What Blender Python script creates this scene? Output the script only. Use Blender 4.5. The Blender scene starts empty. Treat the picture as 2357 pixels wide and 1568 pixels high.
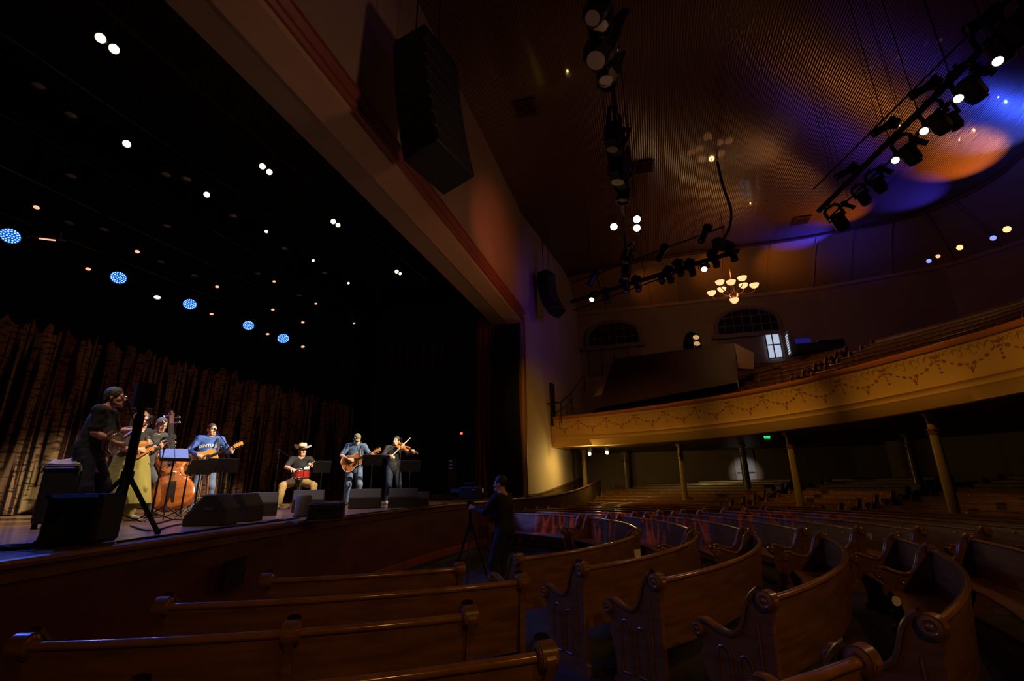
import bpy, math, random
import numpy as np
from mathutils import Vector, Matrix
random.seed(7)
scene = bpy.context.scene
COL = scene.collection
PI = math.pi
R = math.radians

# ------------------------------------------------------------------ camera
W_, H_ = 2357., 1568.
F_PX = 1090.
ROLL = R(0.8)
PITCH = math.atan(331 / F_PX)
_F = np.array([0, math.cos(PITCH), math.sin(PITCH)])
_U0 = np.array([0, -math.sin(PITCH), math.cos(PITCH)])
_R0 = np.array([1., 0, 0])
_R = _R0 * math.cos(ROLL) - _U0 * math.sin(ROLL)
_U = _U0 * math.cos(ROLL) + _R0 * math.sin(ROLL)
cam_d = bpy.data.cameras.new('camera')
cam = bpy.data.objects.new('camera', cam_d)
COL.objects.link(cam)
cam_d.sensor_width = 36
cam_d.lens = 36 * F_PX / W_
cam_d.clip_start = 0.05
cam_d.clip_end = 200
cam.matrix_world = Matrix(((_R[0], _U[0], -_F[0], 0), (_R[1], _U[1], -_F[1], 0), (_R[2], _U[2], -_F[2], 0), (0, 0, 0, 1)))
scene.camera = cam
scene.view_settings.view_transform = 'Standard'
scene.view_settings.look = 'None'
scene.view_settings.gamma = 1
scene.view_settings.use_curve_mapping = False
scene.view_settings.exposure = 0.0
cy = scene.cycles
cy.max_bounces = 5; cy.diffuse_bounces = 3; cy.glossy_bounces = 3; cy.transmission_bounces = 2
cy.caustics_reflective = False; cy.caustics_refractive = False

world = bpy.data.worlds.new('world')
scene.world = world
world.use_nodes = True
world.node_tree.nodes['Background'].inputs[0].default_value = (0.02, 0.02, 0.03, 1)
world.node_tree.nodes['Background'].inputs[1].default_value = 0.2

def ray(x, y):
    return _F * F_PX + _R * (x - W_ / 2) - _U * (y - H_ / 2)
def onz(x, y, z):
    d = ray(x, y); return Vector(d * (z / d[2]))
def ony(x, y, Y):
    d = ray(x, y); return Vector(d * (Y / d[1]))
def onpl(x, y, P0, n):
    d = ray(x, y); n = np.array(n, float); P0 = np.array(P0, float)
    return Vector(d * ((P0 @ n) / (d @ n)))

# levels: the camera is the origin, 1.65 m above the hall floor
FLOOR, DECK = -1.65, -0.45
CX, CY = -2.8, 9.7                      # centre of the curved rows
JAMB = Vector((0.44, 18, 0))
_l = math.hypot(.28, 1)
UX = Vector((.28 / _l, 1 / _l, 0))      # along the proscenium wall
NF = Vector((1 / _l, -.28 / _l, 0))     # out of it, into the hall
def st(along, depth, z):                # depth > 0 into the hall, < 0 into the stage
    return JAMB + UX * along + NF * depth + Vector((0, 0, z))
CEIL = 11.3

# ------------------------------------------------------------------ lights
def aim(o, target):
    d = Vector(target) - o.location
    o.rotation_euler = d.to_track_quat('-Z', 'Y').to_euler()
def spot(name, loc, target, power, color, angle=30, blend=.5, size=.06):
    l = bpy.data.lights.new(name, 'SPOT'); l.energy = power; l.color = color
    l.spot_size = R(angle); l.spot_blend = blend; l.shadow_soft_size = size
    o = bpy.data.objects.new(name, l); COL.objects.link(o); o.location = loc; aim(o, target); return o
def point(name, loc, power, color, size=.08):
    l = bpy.data.lights.new(name, 'POINT'); l.energy = power; l.color = color; l.shadow_soft_size = size
    o = bpy.data.objects.new(name, l); COL.objects.link(o); o.location = loc; return o

WARM = (1, .78, .5)
KEY = (1, .82, .56)
# key spots of the front trusses on the band
for lx, ly, lz, tx, ty, p, an in [(2.5, 10.3, 5.1, -4.0, 12.3, 7000, 17), (2.4, 10.0, 5.1, -6.3, 10.2, 9500, 18), (2.3, 9.6, 5.1, -5.9, 8.2, 7000, 18), (1.6, 6.4, 5.1, -5.2, 11.4, 7000, 16), (2.0, 8.0, 5.1, -2.9, 12.7, 3600, 15)]:
    spot('key_spot', (lx, ly, lz), (tx, ty, .75), p, KEY, an, .7)
# toplight from the lamps above the stage, blue wash from the LED line
for x, y in [(232, 88), (604, 383), (767, 510), (913, 625)]:
    P = onz(x, y, 5.45); spot('top_spot', P, (P.x - 1.2, P.y + 1.4, DECK), 300, WARM, 60, .8)
for x, y in [(292, 331), (476, 448)]:
    P = onz(x, y, 5.4); spot('top_spot', P, (P.x + .8, P.y + 1.0, DECK), 160, (1, .6, .75), 60, .8)
for x, y, e in [(24, 543, 420), (273, 639, 420), (437, 700, 360), (572, 749, 260), (652, 779, 240)]:
    P = onz(x, y, 4.25); spot('blue_wash', P, (P.x + 5.0, P.y - 2.2, DECK), e, (.08, .16, 1), 60, .7)
# backdrop wash
for k in range(5):
    P = st(-14.5 + 3.4 * k, -5.2, 5.2); spot('curtain_wash', P, st(-14.5 + 3.4 * k, -7.6, 1.4), 14, (1, .46, .26), 80, .9)
# amber front light on the balcony face, from the middle truss
for (tx, ty), p in (((1.6, 20.6), 640), ((5, 18.6), 720), ((8.2, 15.2), 680), ((9.4, 11.0), 470), ((9.6, 7.4), 430)):
    spot('balcony_spot', (2.6, 9.9, 5.2), (tx, ty, 2.2), p, (1, .47, .05), 34, 1, .15)
# dim warm fill spots added over the pews, with no lamp fittings
for loc, tgt, p, an in (((2.5, -5.5, 5.5), (.2, 3.4, -1.2), 330, 46), ((6.5, -2.5, 6.5), (4, 4, -1.2), 330, 70), ((11, 5, 7.5), (6, 12, -1.2), 260, 90), ((4, 12, 9), (4, 13, -1), 140, 110), ((9, 16, 9), (11, 17, 2), 120, 120)):
    spot('warm_fill', loc, tgt, p, (1, .46, .08), an, .9, .12)
# patterned stage light spilling over the pews near the far stage end
def gobo(o, sc, stops):
    l = o.data; l.use_nodes = True; nt = l.node_tree; e = [n for n in nt.nodes if n.type == 'EMISSION'][0]
    g = nt.nodes.new('ShaderNodeNewGeometry') if False else nt.nodes.new('ShaderNodeTexCoord'); n = nt.nodes.new('ShaderNodeTexNoise'); n.inputs['Scale'].default_value = sc; n.inputs['Detail'].default_value = 1
    m = nt.nodes.new('ShaderNodeMapping'); m.inputs['Scale'].default_value = (1, .35, 1)
    r = nt.nodes.new('ShaderNodeValToRGB'); el = r.color_ramp.elements
    while len(el) < len(stops): el.new(.5)
    for k, (p, c) in enumerate(stops): el[k].position = p; el[k].color = (*c, 1)
    nt.links.new(g.outputs['Normal'], m.inputs[0]); nt.links.new(m.outputs[0], n.inputs[0]); nt.links.new(n.outputs['Fac'], r.inputs[0]); nt.links.new(r.outputs[0], e.inputs['Color'])
G1 = [(.36, (.06, .08, .9)), (.46, (.05, .1, 1)), (.52, (.02, .01, .05)), (.57, (.6, .17, .25)), (.66, (.1, .02, .1))]
spot('spill_spot', st(-9, -2.0, 5.4), (.7, 13.9, -.95), 6500, (.05, .09, 1), 8, .6, .03)
gobo(spot('spill_spot', st(-9, -2.0, 5.4), (1.6, 13.0, -1), 2600, (1, 1, 1), 17, .5, .02), 26, G1)
gobo(spot('spill_spot', st(-8, -2.4, 5.4), (4.2, 12.0, -1), 2000, (1, 1, 1), 26, .6, .02), 26, G1)
# colour on the proscenium wall
spot('wall_wash_red', (4.2, 9.5, 6.4), (-.2, 14.2, 7.6), 420, (1, .17, .06), 46, 1, .2)
spot('wall_wash_violet', (5.5, 13.5, 6.0), (1.5, 19.6, 7.2), 200, (.25, .06, 1), 60, 1, .2)
spot('wall_wash_violet', (3.0, 4.0, 6.0), (-1.9, 7.2, 9.2), 14, (.35, .08, 1), 70, 1, .2)
spot('beam_wash', (3.4, 5.0, 3.6), (-2.4, 5.5, 6.4), 140, (1, .48, .26), 90, 1, .2)
spot('beam_wash', (3.4, 11.0, 3.0), (-.9, 13.0, 6.3), 140, (1, .42, .2), 80, 1, .2)
# uplights standing on the cornice and grazing the ceiling
def graze(px, py, tx, ty, p, c, an=40, dz=2.4, back=.3):
    P = onz(px, py, CEIL); T = onz(tx, ty, CEIL); d = (P - T); d.z = 0; d.normalize(); spot('ceiling_uplight', P + d * back - Vector((0, 0, dz)), T, p * 1.5, c, an, 1, .015)
graze(2357, 350, 2310, 300, 1500, (.04, .09, 1), 50)
graze(2340, 340, 2250, 225, 90, (.04, .05, 1), 40)
graze(2275, 410, 2215, 375, 1100, (1, .30, .05), 46)
graze(2240, 430, 2080, 310, 170, (1, .28, .05), 34)
graze(2170, 468, 2100, 455, 900, (.03, .03, 1), 50)
graze(2120, 485, 1960, 425, 130, (.05, .03, 1), 46)
graze(2020, 508, 1930, 490, 420, (1, .30, .04), 44)
graze(1960, 520, 1780, 470, 170, (1, .28, .05), 44)
graze(1930, 532, 1850, 538, 1000, (.03, .03, 1), 50)
graze(1820, 548, 1700, 535, 110, (.2, .05, 1), 50)
graze(1740, 560, 1630, 455, 60, (1, .42, .10), 44)
graze(2100, 400, 1930, 230, 30, (1, .26, .05), 56)
for x, y, c, p in ((2345, 395, (.04, .06, 1), 160), (1960, 553, (.03, .03, 1), 150), (1800, 600, (1, .34, .05), 60), (1650, 620, (1, .34, .05), 50), (1500, 650, (1, .34, .05), 22)):
    Q = onz(x, y, CEIL - .5); spot('cove_light', Q + Vector((-1.6, -1.6, -1.4)), Q, p, c, 75, 1, .02)
point('violet_fill', (13.5, 11, 6.0), 9, (.4, .06, 1), .02)  # added bare point light, tints the rear walls violet
spot('warm_fill', (13.5, 8.5, 5.5), (4.5, 5, -1), 150, (1, .55, .18), 60, .9, .22)  # added warm fill spot that puts highlights on the pew rails
# ------------------------------------------------------------------ materials
def mat(name, col, rough=.5, metal=0, emis=None, estr=0, noise=None, bump=None, spec=None, coat=0, wood=None):
    m = bpy.data.materials.new(name); m.use_nodes = True
    nt = m.node_tree; b = nt.nodes['Principled BSDF']
    b.inputs['Base Color'].default_value = (*col, 1); b.inputs['Roughness'].default_value = rough
    b.inputs['Metallic'].default_value = metal
    if spec is not None: b.inputs['Specular IOR Level'].default_value = spec
    if coat: b.inputs['Coat Weight'].default_value = coat; b.inputs['Coat Roughness'].default_value = .12
    if emis: b.inputs['Emission Color'].default_value = (*emis, 1); b.inputs['Emission Strength'].default_value = estr
    tc = nt.nodes.new('ShaderNodeTexCoord')
    if noise:                       # (scale, strength, stretch)
        s, k, st_ = noise
        mp = nt.nodes.new('ShaderNodeMapping'); mp.inputs['Scale'].default_value = st_
        nz = nt.nodes.new('ShaderNodeTexNoise'); nz.inputs['Scale'].default_value = s; nz.inputs['Detail'].default_value = 4
        cr = nt.nodes.new('ShaderNodeValToRGB')
        cr.color_ramp.elements[0].position = .3; cr.color_ramp.elements[1].position = .7
        cr.color_ramp.elements[0].color = (*[c * (1 - k) for c in col], 1)
        cr.color_ramp.elements[1].color = (*[min(1, c * (1 + k)) for c in col], 1)
        nt.links.new(tc.outputs['Object'], mp.inputs[0]); nt.links.new(mp.outputs[0], nz.inputs[0])
        nt.links.new(nz.outputs['Fac'], cr.inputs[0]); nt.links.new(cr.outputs[0], b.inputs['Base Color'])
    if bump:
        s, k = bump
        nz = nt.nodes.new('ShaderNodeTexNoise'); nz.inputs['Scale'].default_value = s
        bp = nt.nodes.new('ShaderNodeBump'); bp.inputs['Strength'].default_value = k; bp.inputs['Distance'].default_value = .01
        nt.links.new(tc.outputs['Object'], nz.inputs[0]); nt.links.new(nz.outputs['Fac'], bp.inputs['Height'])
        nt.links.new(bp.outputs[0], b.inputs['Normal'])
    return m
M = {}
M['pew'] = mat('pew_oak', (.21, .095, .026), .33, noise=(3.2, .3, (1, 1, 6)), coat=.35, bump=(40, .06))
M['rail'] = mat('worn_rail', (.28, .13, .04), .18, noise=(5, .25, (1, 1, 1)), coat=.6)
M['brass'] = mat('pale_brass', (.75, .55, .3), .4, .4)
M['floor'] = mat('hall_floor', (.03, .026, .02), .75, noise=(2, .4, (1, 1, 1)))
M['deck'] = mat('stage_deck', (.30, .17, .10), .33, noise=(1.5, .25, (8, .6, 1)), coat=.3)
M['front'] = mat('stage_front', (.12, .03, .012), .5, noise=(1.2, .35, (1, 1, 3)))
M['lip'] = mat('stage_lip', (.28, .13, .04), .4, noise=(3, .3, (1, 1, 1)))
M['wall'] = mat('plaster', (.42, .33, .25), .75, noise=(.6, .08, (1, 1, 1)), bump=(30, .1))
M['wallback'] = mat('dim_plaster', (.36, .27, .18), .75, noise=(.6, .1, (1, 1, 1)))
M['casing'] = mat('casing_paint', (.50, .34, .22), .6, noise=(1, .06, (1, 1, 1)))
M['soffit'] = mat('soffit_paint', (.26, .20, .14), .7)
M['mould'] = mat('red_moulding', (.30, .08, .06), .45)
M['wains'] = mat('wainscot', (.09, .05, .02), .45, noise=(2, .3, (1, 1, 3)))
M['black'] = mat('black_drape', (.006, .006, .007), .9)
M['voidm'] = mat('black_paint', (.004, .004, .005), .85)
M['redcurt'] = mat('red_curtain', (.16, .03, .015), .75, noise=(2, .3, (6, 6, .4)))
M['metal'] = mat('black_metal', (.015, .015, .017), .35, .6)
M['steel'] = mat('steel', (.5, .5, .52), .25, 1)
M['chrome'] = mat('chrome', (.85, .85, .85), .12, 1)
M['case'] = mat('black_vinyl', (.012, .012, .013), .55, bump=(200, .15))
M['grille'] = mat('speaker_grille', (.02, .02, .02), .6, bump=(400, .4))
M['wedge'] = mat('wedge_paint', (.035, .032, .028), .6, bump=(300, .2))
M['skin'] = mat('skin', (.62, .34, .22), .5, noise=(12, .1, (1, 1, 1)))
M['skin2'] = mat('skin_ruddy', (.58, .28, .18), .5, noise=(12, .1, (1, 1, 1)))
M['lips'] = mat('lips', (.35, .10, .08), .45)
M['eye'] = mat('eye_white', (.7, .68, .65), .25)
M['iris'] = mat('iris', (.03, .02, .012), .2)
M['blacktee'] = mat('black_cotton', (.012, .012, .014), .85, bump=(25, .5))
M['greyshirt'] = mat('charcoal_cotton', (.055, .055, .06), .85, bump=(25, .5))
M['blueshirt'] = mat('blue_fleece', (.06, .13, .50), .9, bump=(25, .6))
M['denim'] = mat('denim_shirt', (.07, .12, .24), .85, bump=(25, .6), noise=(9, .2, (1, 1, 1)))
M['jeans'] = mat('blue_jeans', (.09, .13, .24), .85, bump=(25, .6), noise=(9, .25, (1, 1, 1)))
M['darkjeans'] = mat('dark_jeans', (.018, .026, .055), .85, bump=(25, .6))
M['slate'] = mat('slate_trousers', (.06, .065, .075), .85, bump=(25, .6))
M['khaki'] = mat('khaki_cotton', (.42, .29, .11), .85, bump=(25, .6))
M['olive'] = mat('olive_cloth', (.26, .22, .04), .8, bump=(20, .7))
M['hairg'] = mat('grey_hair', (.38, .36, .34), .7, bump=(60, 1))
M['hairs'] = mat('salt_pepper_hair', (.045, .038, .032), .6, bump=(60, 1), noise=(30, .5, (1, 1, .3)))
M['hairb'] = mat('brown_hair', (.085, .045, .022), .5, bump=(60, 1))
M['hairl'] = mat('light_brown_hair', (.22, .11, .03), .45, bump=(60, 1), noise=(30, .4, (1, 1, .2)))
M['hairk'] = mat('dark_hair', (.02, .013, .009), .5, bump=(60, 1))
M['beard'] = mat('white_beard', (.6, .58, .52), .8, bump=(60, 1))
M['capm'] = mat('olive_cap', (.20, .19, .09), .85, bump=(40, .4))
M['straw'] = mat('felt_hat', (.62, .52, .36), .8, bump=(40, .3))
M['hatband'] = mat('hat_band', (.10, .05, .03), .6)
M['shoe'] = mat('dark_leather', (.05, .035, .025), .5)
M['shoel'] = mat('pale_shoe', (.5, .45, .4), .6)
M['spruce'] = mat('spruce_top', (.72, .36, .09), .3, noise=(3, .12, (.6, 14, 1)), coat=.5)
M['mahog'] = mat('mahogany_top', (.36, .12, .035), .3, noise=(3, .15, (.6, 14, 1)), coat=.5)
M['rosew'] = mat('rosewood', (.10, .035, .018), .3, coat=.5)
M['ebony'] = mat('ebony', (.014, .011, .01), .35)
M['bassw'] = mat('bass_varnish', (.42, .12, .022), .28, noise=(2, .3, (9, 1, 1)), coat=.6)
M['violw'] = mat('violin_varnish', (.38, .10, .02), .25, noise=(6, .25, (3, 1, 1)), coat=.6)
M['mando'] = mat('sunburst_varnish', (.50, .19, .045), .2, noise=(8, .35, (1, 1, 1)), coat=.8)
M['bind'] = mat('ivory_binding', (.72, .66, .5), .4)
M['drumr'] = mat('red_drum_shell', (.40, .02, .012), .2, coat=.8)
M['drumh'] = mat('drum_head', (.6, .58, .55), .5)
M['towel'] = mat('pale_towel', (.55, .47, .42), .95, bump=(60, .8))
M['paper'] = mat('paper', (.72, .72, .70), .8)
M['bluelit_and_label'] = mat('bluelit_sheet_and_label', (.10, .17, .50), .7)  # blue stage light put into the sheet colour; real blue on the bottle label
M['redled'] = mat('red_led', (.3, 0, 0), .4, emis=(1, .05, .03), estr=6)
M['lampw'] = mat('warm_lens', (.8, .7, .5), .3, emis=(1, .80, .42), estr=3.5)
M['lampa'] = mat('amber_white_lens', (.8, .5, .3), .3, emis=(1, .42, .16), estr=2.2)
M['lamph'] = mat('halogen_lens', (.8, .7, .6), .3, emis=(1, .9, .70), estr=6)
M['lampp'] = mat('pink_lens', (.8, .5, .7), .3, emis=(1, .66, .85), estr=4)
M['lampo'] = mat('amber_lens', (.7, .3, .15), .3, emis=(1, .36, .2), estr=1.6)
M['lampg'] = mat('pale_green_lens', (.7, .8, .6), .3, emis=(.86, 1, .62), estr=2.2)
M['lampg2'] = mat('bright_pale_lens', (.8, .8, .6), .3, emis=(.95, 1, .72), estr=1.6)
M['lampb'] = mat('blue_lens', (.2, .3, .9), .3, emis=(.10, .12, 1), estr=3.5)
M['ledb'] = mat('blue_led', (.2, .4, .9), .3, emis=(.16, .45, 1), estr=2.6)
M['ledbase'] = mat('blue_led_plate', (.01, .05, .3), .5, emis=(.01, .07, .8), estr=.5)
M['dull'] = mat('unlit_lens', (.20, .19, .2), .3, coat=.3)
M['bowl'] = mat('glass_bowl', (.9, .62, .38), .4, emis=(1, .47, .2), estr=1.6)
M['bulb'] = mat('bulb', (.9, .8, .6), .4, emis=(1, .8, .45), estr=16)
M['window'] = mat('night_window', (.012, .008, .02), .15, coat=.3)
M['wframe'] = mat('window_frame', (.22, .16, .17), .6)
M['day'] = mat('daylight_pane', (.5, .55, .65), .4, emis=(.55, .66, .85), estr=.75)
M['door'] = mat('white_door', (.42, .40, .40), .5)
M['exit'] = mat('exit_green', (0, .3, .05), .4, emis=(.03, 1, .22), estr=1.6)
M['exitbox'] = mat('exit_housing', (.03, .05, .03), .5)
M['column'] = mat('column_paint', (.30, .22, .09), .35, coat=.3)
M['bronze'] = mat('bronze_ring', (.32, .14, .07), .3, .5)
M['balcw'] = mat('balcony_cream', (.66, .42, .15), .55, noise=(.7, .06, (1, 1, 1)))
M['stencil'] = mat('garland_paint', (.33, .10, .035), .6)
M['vine'] = mat('vine_paint', (.40, .22, .07), .6)
M['brail'] = mat('balcony_cap', (.40, .14, .05), .35, coat=.3)
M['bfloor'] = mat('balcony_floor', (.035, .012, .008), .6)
M['cove'] = mat('cove_paint', (.36, .22, .10), .6)
M['brown'] = mat('brown_stain', (.10, .03, .012), .55)

# plank ceiling: bead boards run along the proscenium wall
def plank_mat():
    m = bpy.data.materials.new('bead_board'); m.use_nodes = True; nt = m.node_tree; b = nt.nodes['Principled BSDF']
    tc = nt.nodes.new('ShaderNodeTexCoord'); mp = nt.nodes.new('ShaderNodeMapping'); mp.vector_type = 'POINT'
    mp.inputs['Rotation'].default_value = (0, 0, math.atan2(.28, 1))
    nt.links.new(tc.outputs['Object'], mp.inputs[0])
    wv = nt.nodes.new('ShaderNodeTexWave'); wv.wave_type = 'BANDS'; wv.bands_direction = 'X'; wv.inputs['Scale'].default_value = 4.2
    wv.inputs['Distortion'].default_value = .15; wv.wave_profile = 'SIN'
    nt.links.new(mp.outputs[0], wv.inputs[0])
    nz = nt.nodes.new('ShaderNodeTexNoise'); nz.inputs['Scale'].default_value = 1
    mp2 = nt.nodes.new('ShaderNodeMapping'); mp2.inputs['Rotation'].default_value = (0, 0, math.atan2(.28, 1)); mp2.inputs['Scale'].default_value = (9, .5, 1)
    nt.links.new(tc.outputs['Object'], mp2.inputs[0]); nt.links.new(mp2.outputs[0], nz.inputs[0])
    mx = nt.nodes.new('ShaderNodeMath'); mx.operation = 'ADD'
    nt.links.new(wv.outputs['Fac'], mx.inputs[0]); nt.links.new(nz.outputs['Fac'], mx.inputs[1])
    bp = nt.nodes.new('ShaderNodeBump'); bp.inputs['Strength'].default_value = .9; bp.inputs['Distance'].default_value = .012
    nt.links.new(mx.outputs[0], bp.inputs['Height']); nt.links.new(bp.outputs[0], b.inputs['Normal'])
    cr = nt.nodes.new('ShaderNodeValToRGB'); cr.color_ramp.elements[0].color = (.08, .04, .02, 1); cr.color_ramp.elements[1].color = (.19, .105, .06, 1)
    cr.color_ramp.elements[0].position = .02; cr.color_ramp.elements[1].position = .3
    nt.links.new(wv.outputs['Fac'], cr.inputs[0]); nt.links.new(cr.outputs[0], b.inputs['Base Color'])
    b.inputs['Roughness'].default_value = .25; b.inputs['Coat Weight'].default_value = .3
    return m
M['ceil'] = plank_mat()

# printed backdrop: birch like vertical trunks, dark between, ragged top
def backdrop_mat():
    m = bpy.data.materials.new('printed_backdrop'); m.use_nodes = True; nt = m.node_tree; b = nt.nodes['Principled BSDF']
    N = nt.nodes.new; L = nt.links.new
    uv = N('ShaderNodeUVMap'); uv.uv_map = 'UVMap'          # u, v in metres
    def noise(sc, detail=3, sclx=1, scly=1):
        mp = N('ShaderNodeMapping'); mp.inputs['Scale'].default_value = (sclx, scly, 1); L(uv.outputs[0], mp.inputs[0])
        n = N('ShaderNodeTexNoise'); n.inputs['Scale'].default_value = sc; n.inputs['Detail'].default_value = detail; L(mp.outputs[0], n.inputs[0]); return n
    def ramp(src, stops):
        r = N('ShaderNodeValToRGB'); e = r.color_ramp.elements
        while len(e) < len(stops): e.new(.5)
        for k, (p, c) in enumerate(stops): e[k].position = p; e[k].color = (*c, 1)
        L(src, r.inputs[0]); return r
    trunks = ramp(noise(3.2, 2, 2.2, .08).outputs['Fac'], [(.0, (0, 0, 0)), (.42, (.03, .02, .03)), (.48, (.7, .7, .7)), (.58, (1, 1, 1)), (.62, (.12, .1, .1))])
    marks = ramp(noise(3.5, 4, 1.5, 5).outputs['Fac'], [(.40, (.05, .04, .05)), (.48, (1, 1, 1))])
    tone = ramp(noise(1.1, 2, 2, .5).outputs['Fac'], [(.3, (.12, .04, .03)), (.5, (.20, .11, .065)), (.7, (.23, .165, .075))])
    a = N('ShaderNodeMix'); a.data_type = 'RGBA'; a.blend_type = 'MULTIPLY'; a.inputs[0].default_value = 1
    L(tone.outputs[0], a.inputs[6]); L(trunks.outputs[0], a.inputs[7])
    c = N('ShaderNodeMix'); c.data_type = 'RGBA'; c.blend_type = 'MULTIPLY'; c.inputs[0].default_value = .8
    L(a.outputs[2], c.inputs[6]); L(marks.outputs[0], c.inputs[7])
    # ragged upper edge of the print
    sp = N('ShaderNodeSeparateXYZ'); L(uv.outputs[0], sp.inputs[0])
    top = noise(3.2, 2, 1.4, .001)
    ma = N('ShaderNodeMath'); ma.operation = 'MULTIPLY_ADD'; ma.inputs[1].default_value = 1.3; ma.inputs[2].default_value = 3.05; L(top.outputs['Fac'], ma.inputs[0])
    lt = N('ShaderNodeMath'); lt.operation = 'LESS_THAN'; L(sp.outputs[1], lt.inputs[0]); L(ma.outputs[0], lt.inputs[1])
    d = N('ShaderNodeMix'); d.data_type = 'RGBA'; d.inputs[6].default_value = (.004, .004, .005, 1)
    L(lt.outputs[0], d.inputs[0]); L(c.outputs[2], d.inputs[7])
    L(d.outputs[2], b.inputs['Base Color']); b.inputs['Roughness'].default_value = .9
    b.inputs['Specular IOR Level'].default_value = .1
    return m
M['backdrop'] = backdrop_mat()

# ------------------------------------------------------------------ mesh helpers
class MB:
    def __init__(s): s.v = []; s.f = []; s.mi = []; s.cur = 0; s.uv = None
    def add(s, vs, fs):
        n = len(s.v); s.v += [tuple(v) for v in vs]; s.f += [tuple(i + n for i in f) for f in fs]; s.mi += [s.cur] * len(fs); return s
    def box(s, c, size, rot=None, bev=0):
        x, y, z = [q / 2 for q in size]
        if bev:
            b = min(bev, x, y, z) ; vs = []; idx = {}
            for sx in (-1, 1):
                for sy in (-1, 1):
                    for sz in (-1, 1):
                        for k, o in enumerate(((b, b, 0), (b, 0, b), (0, b, b))):
                            idx[(sx, sy, sz, k)] = len(vs); vs.append((sx * (x - o[0]), sy * (y - o[1]), sz * (z - o[2])))
            fs = []
            I = lambda *a: idx[a]
            for sz in (-1, 1): fs.append([I(-1, -1, sz, 0), I(1, -1, sz, 0), I(1, 1, sz, 0), I(-1, 1, sz, 0)][::sz])
            for sy in (-1, 1): fs.append([I(-1, sy, -1, 1), I(1, sy, -1, 1), I(1, sy, 1, 1), I(-1, sy, 1, 1)][::-sy])
            for sx in (-1, 1): fs.append([I(sx, -1, -1, 2), I(sx, 1, -1, 2), I(sx, 1, 1, 2), I(sx, -1, 1, 2)][::sx])
            for sx in (-1, 1):
                for sy in (-1, 1):
                    fs.append([I(sx, sy, -1, 1), I(sx, sy, 1, 1), I(sx, sy, 1, 2), I(sx, sy, -1, 2)][::sx * sy * -1])
                for sz in (-1, 1):
                    fs.append([I(sx, -1, sz, 0), I(sx, 1, sz, 0), I(sx, 1, sz, 2), I(sx, -1, sz, 2)][::sx * sz])
            for sy in (-1, 1):
                for sz in (-1, 1):
                    fs.append([I(-1, sy, sz, 0), I(1, sy, sz, 0), I(1, sy, sz, 1), I(-1, sy, sz, 1)][::sy * sz * -1])
            for sx in (-1, 1):
                for sy in (-1, 1):
                    for sz in (-1, 1): fs.append([I(sx, sy, sz, 0), I(sx, sy, sz, 1), I(sx, sy, sz, 2)][::-sx * sy * sz])
        else:
            vs = [(sx * x, sy * y, sz * z) for sx in (-1, 1) for sy in (-1, 1) for sz in (-1, 1)]
            fs = [(0, 1, 3, 2), (4, 6, 7, 5), (0, 4, 5, 1), (2, 3, 7, 6), (0, 2, 6, 4), (1, 5, 7, 3)]
        c = Vector(c)
        vs = [(rot @ Vector(v) if rot else Vector(v)) + c for v in vs]
        return s.add(vs, fs)
    def cone(s, a, b, ra, rb=None, n=16, caps=True):
        a, b = Vector(a), Vector(b); rb = ra if rb is None else rb
        return s.loft([(a, ra), (b, rb)], n, caps)
    def frame(s, d):
        d = d.normalized(); up = Vector((0, 0, 1)) if abs(d.z) < .95 else Vector((1, 0, 0))
        x = d.cross(up).normalized(); y = d.cross(x).normalized(); return x, y
    def loft(s, rings, n=16, caps=True):
        """rings: (centre, radius); all rings share the frame of the whole axis"""
        x, y = s.frame(rings[-1][0] - rings[0][0]); vs = []
        for c, r in rings:
            for k in range(n):
                t = 2 * PI * k / n; vs.append(c + x * (r * math.cos(t)) + y * (r * math.sin(t)))
        fs = []
        for i in range(len(rings) - 1):
            for k in range(n): a = i * n + k; b = i * n + (k + 1) % n; fs.append((a, b, b + n, a + n))
        if caps: fs.append(tuple(range(n))[::-1]); fs.append(tuple(range((len(rings) - 1) * n, len(rings) * n)))
        return s.add(vs, fs)
    def lathe(s, prof, origin=(0, 0, 0), axis=(0, 0, 1), n=20, caps=True):
        o = Vector(origin); ax = Vector(axis).normalized()
        x, y = s.frame(ax); vs = []
        for r, h in prof:
            for k in range(n):
                t = 2 * PI * k / n; vs.append(o + ax * h + x * (r * math.cos(t)) + y * (r * math.sin(t)))
        fs = []
        for i in range(len(prof) - 1):
            for k in range(n): a = i * n + k; b = i * n + (k + 1) % n; fs.append((a, b, b + n, a + n))
        if caps: fs.append(tuple(range(n))[::-1]); fs.append(tuple(range((len(prof) - 1) * n, len(prof) * n)))
        return s.add(vs, fs)
    def tube(s, pts, r, n=8, caps=True, rr=None):
        pts = [Vector(p) for p in pts]; vs = []; m = len(pts); px = None
        for i, p in enumerate(pts):
            d = (pts[min(i + 1, m - 1)] - pts[max(i - 1, 0)]).normalized()
            if px is None: px, _ = s.frame(d)
            px = (px - d * px.dot(d)).normalized(); y = d.cross(px)
            q = rr[i] if rr else r
            for k in range(n): t = 2 * PI * k / n; vs.append(p + px * (q * math.cos(t)) + y * (q * math.sin(t)))
        fs = []
        for i in range(m - 1):
            for k in range(n): a = i * n + k; b = i * n + (k + 1) % n; fs.append((a, b, b + n, a + n))
        if caps: fs.append(tuple(range(n))[::-1]); fs.append(tuple(range((m - 1) * n, m * n)))
        return s.add(vs, fs)
    def prism(s, poly, h0, h1, mtx=None):
        """poly in local xy, extruded along z from h0 to h1"""
        n = len(poly); vs = [Vector((p[0], p[1], h0)) for p in poly] + [Vector((p[0], p[1], h1)) for p in poly]
        if mtx is not None: vs = [mtx @ v for v in vs]
        fs = [tuple(range(n))[::-1], tuple(range(n, 2 * n))] + [(i, (i + 1) % n, n + (i + 1) % n, n + i) for i in range(n)]
        return s.add(vs, fs)
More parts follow.
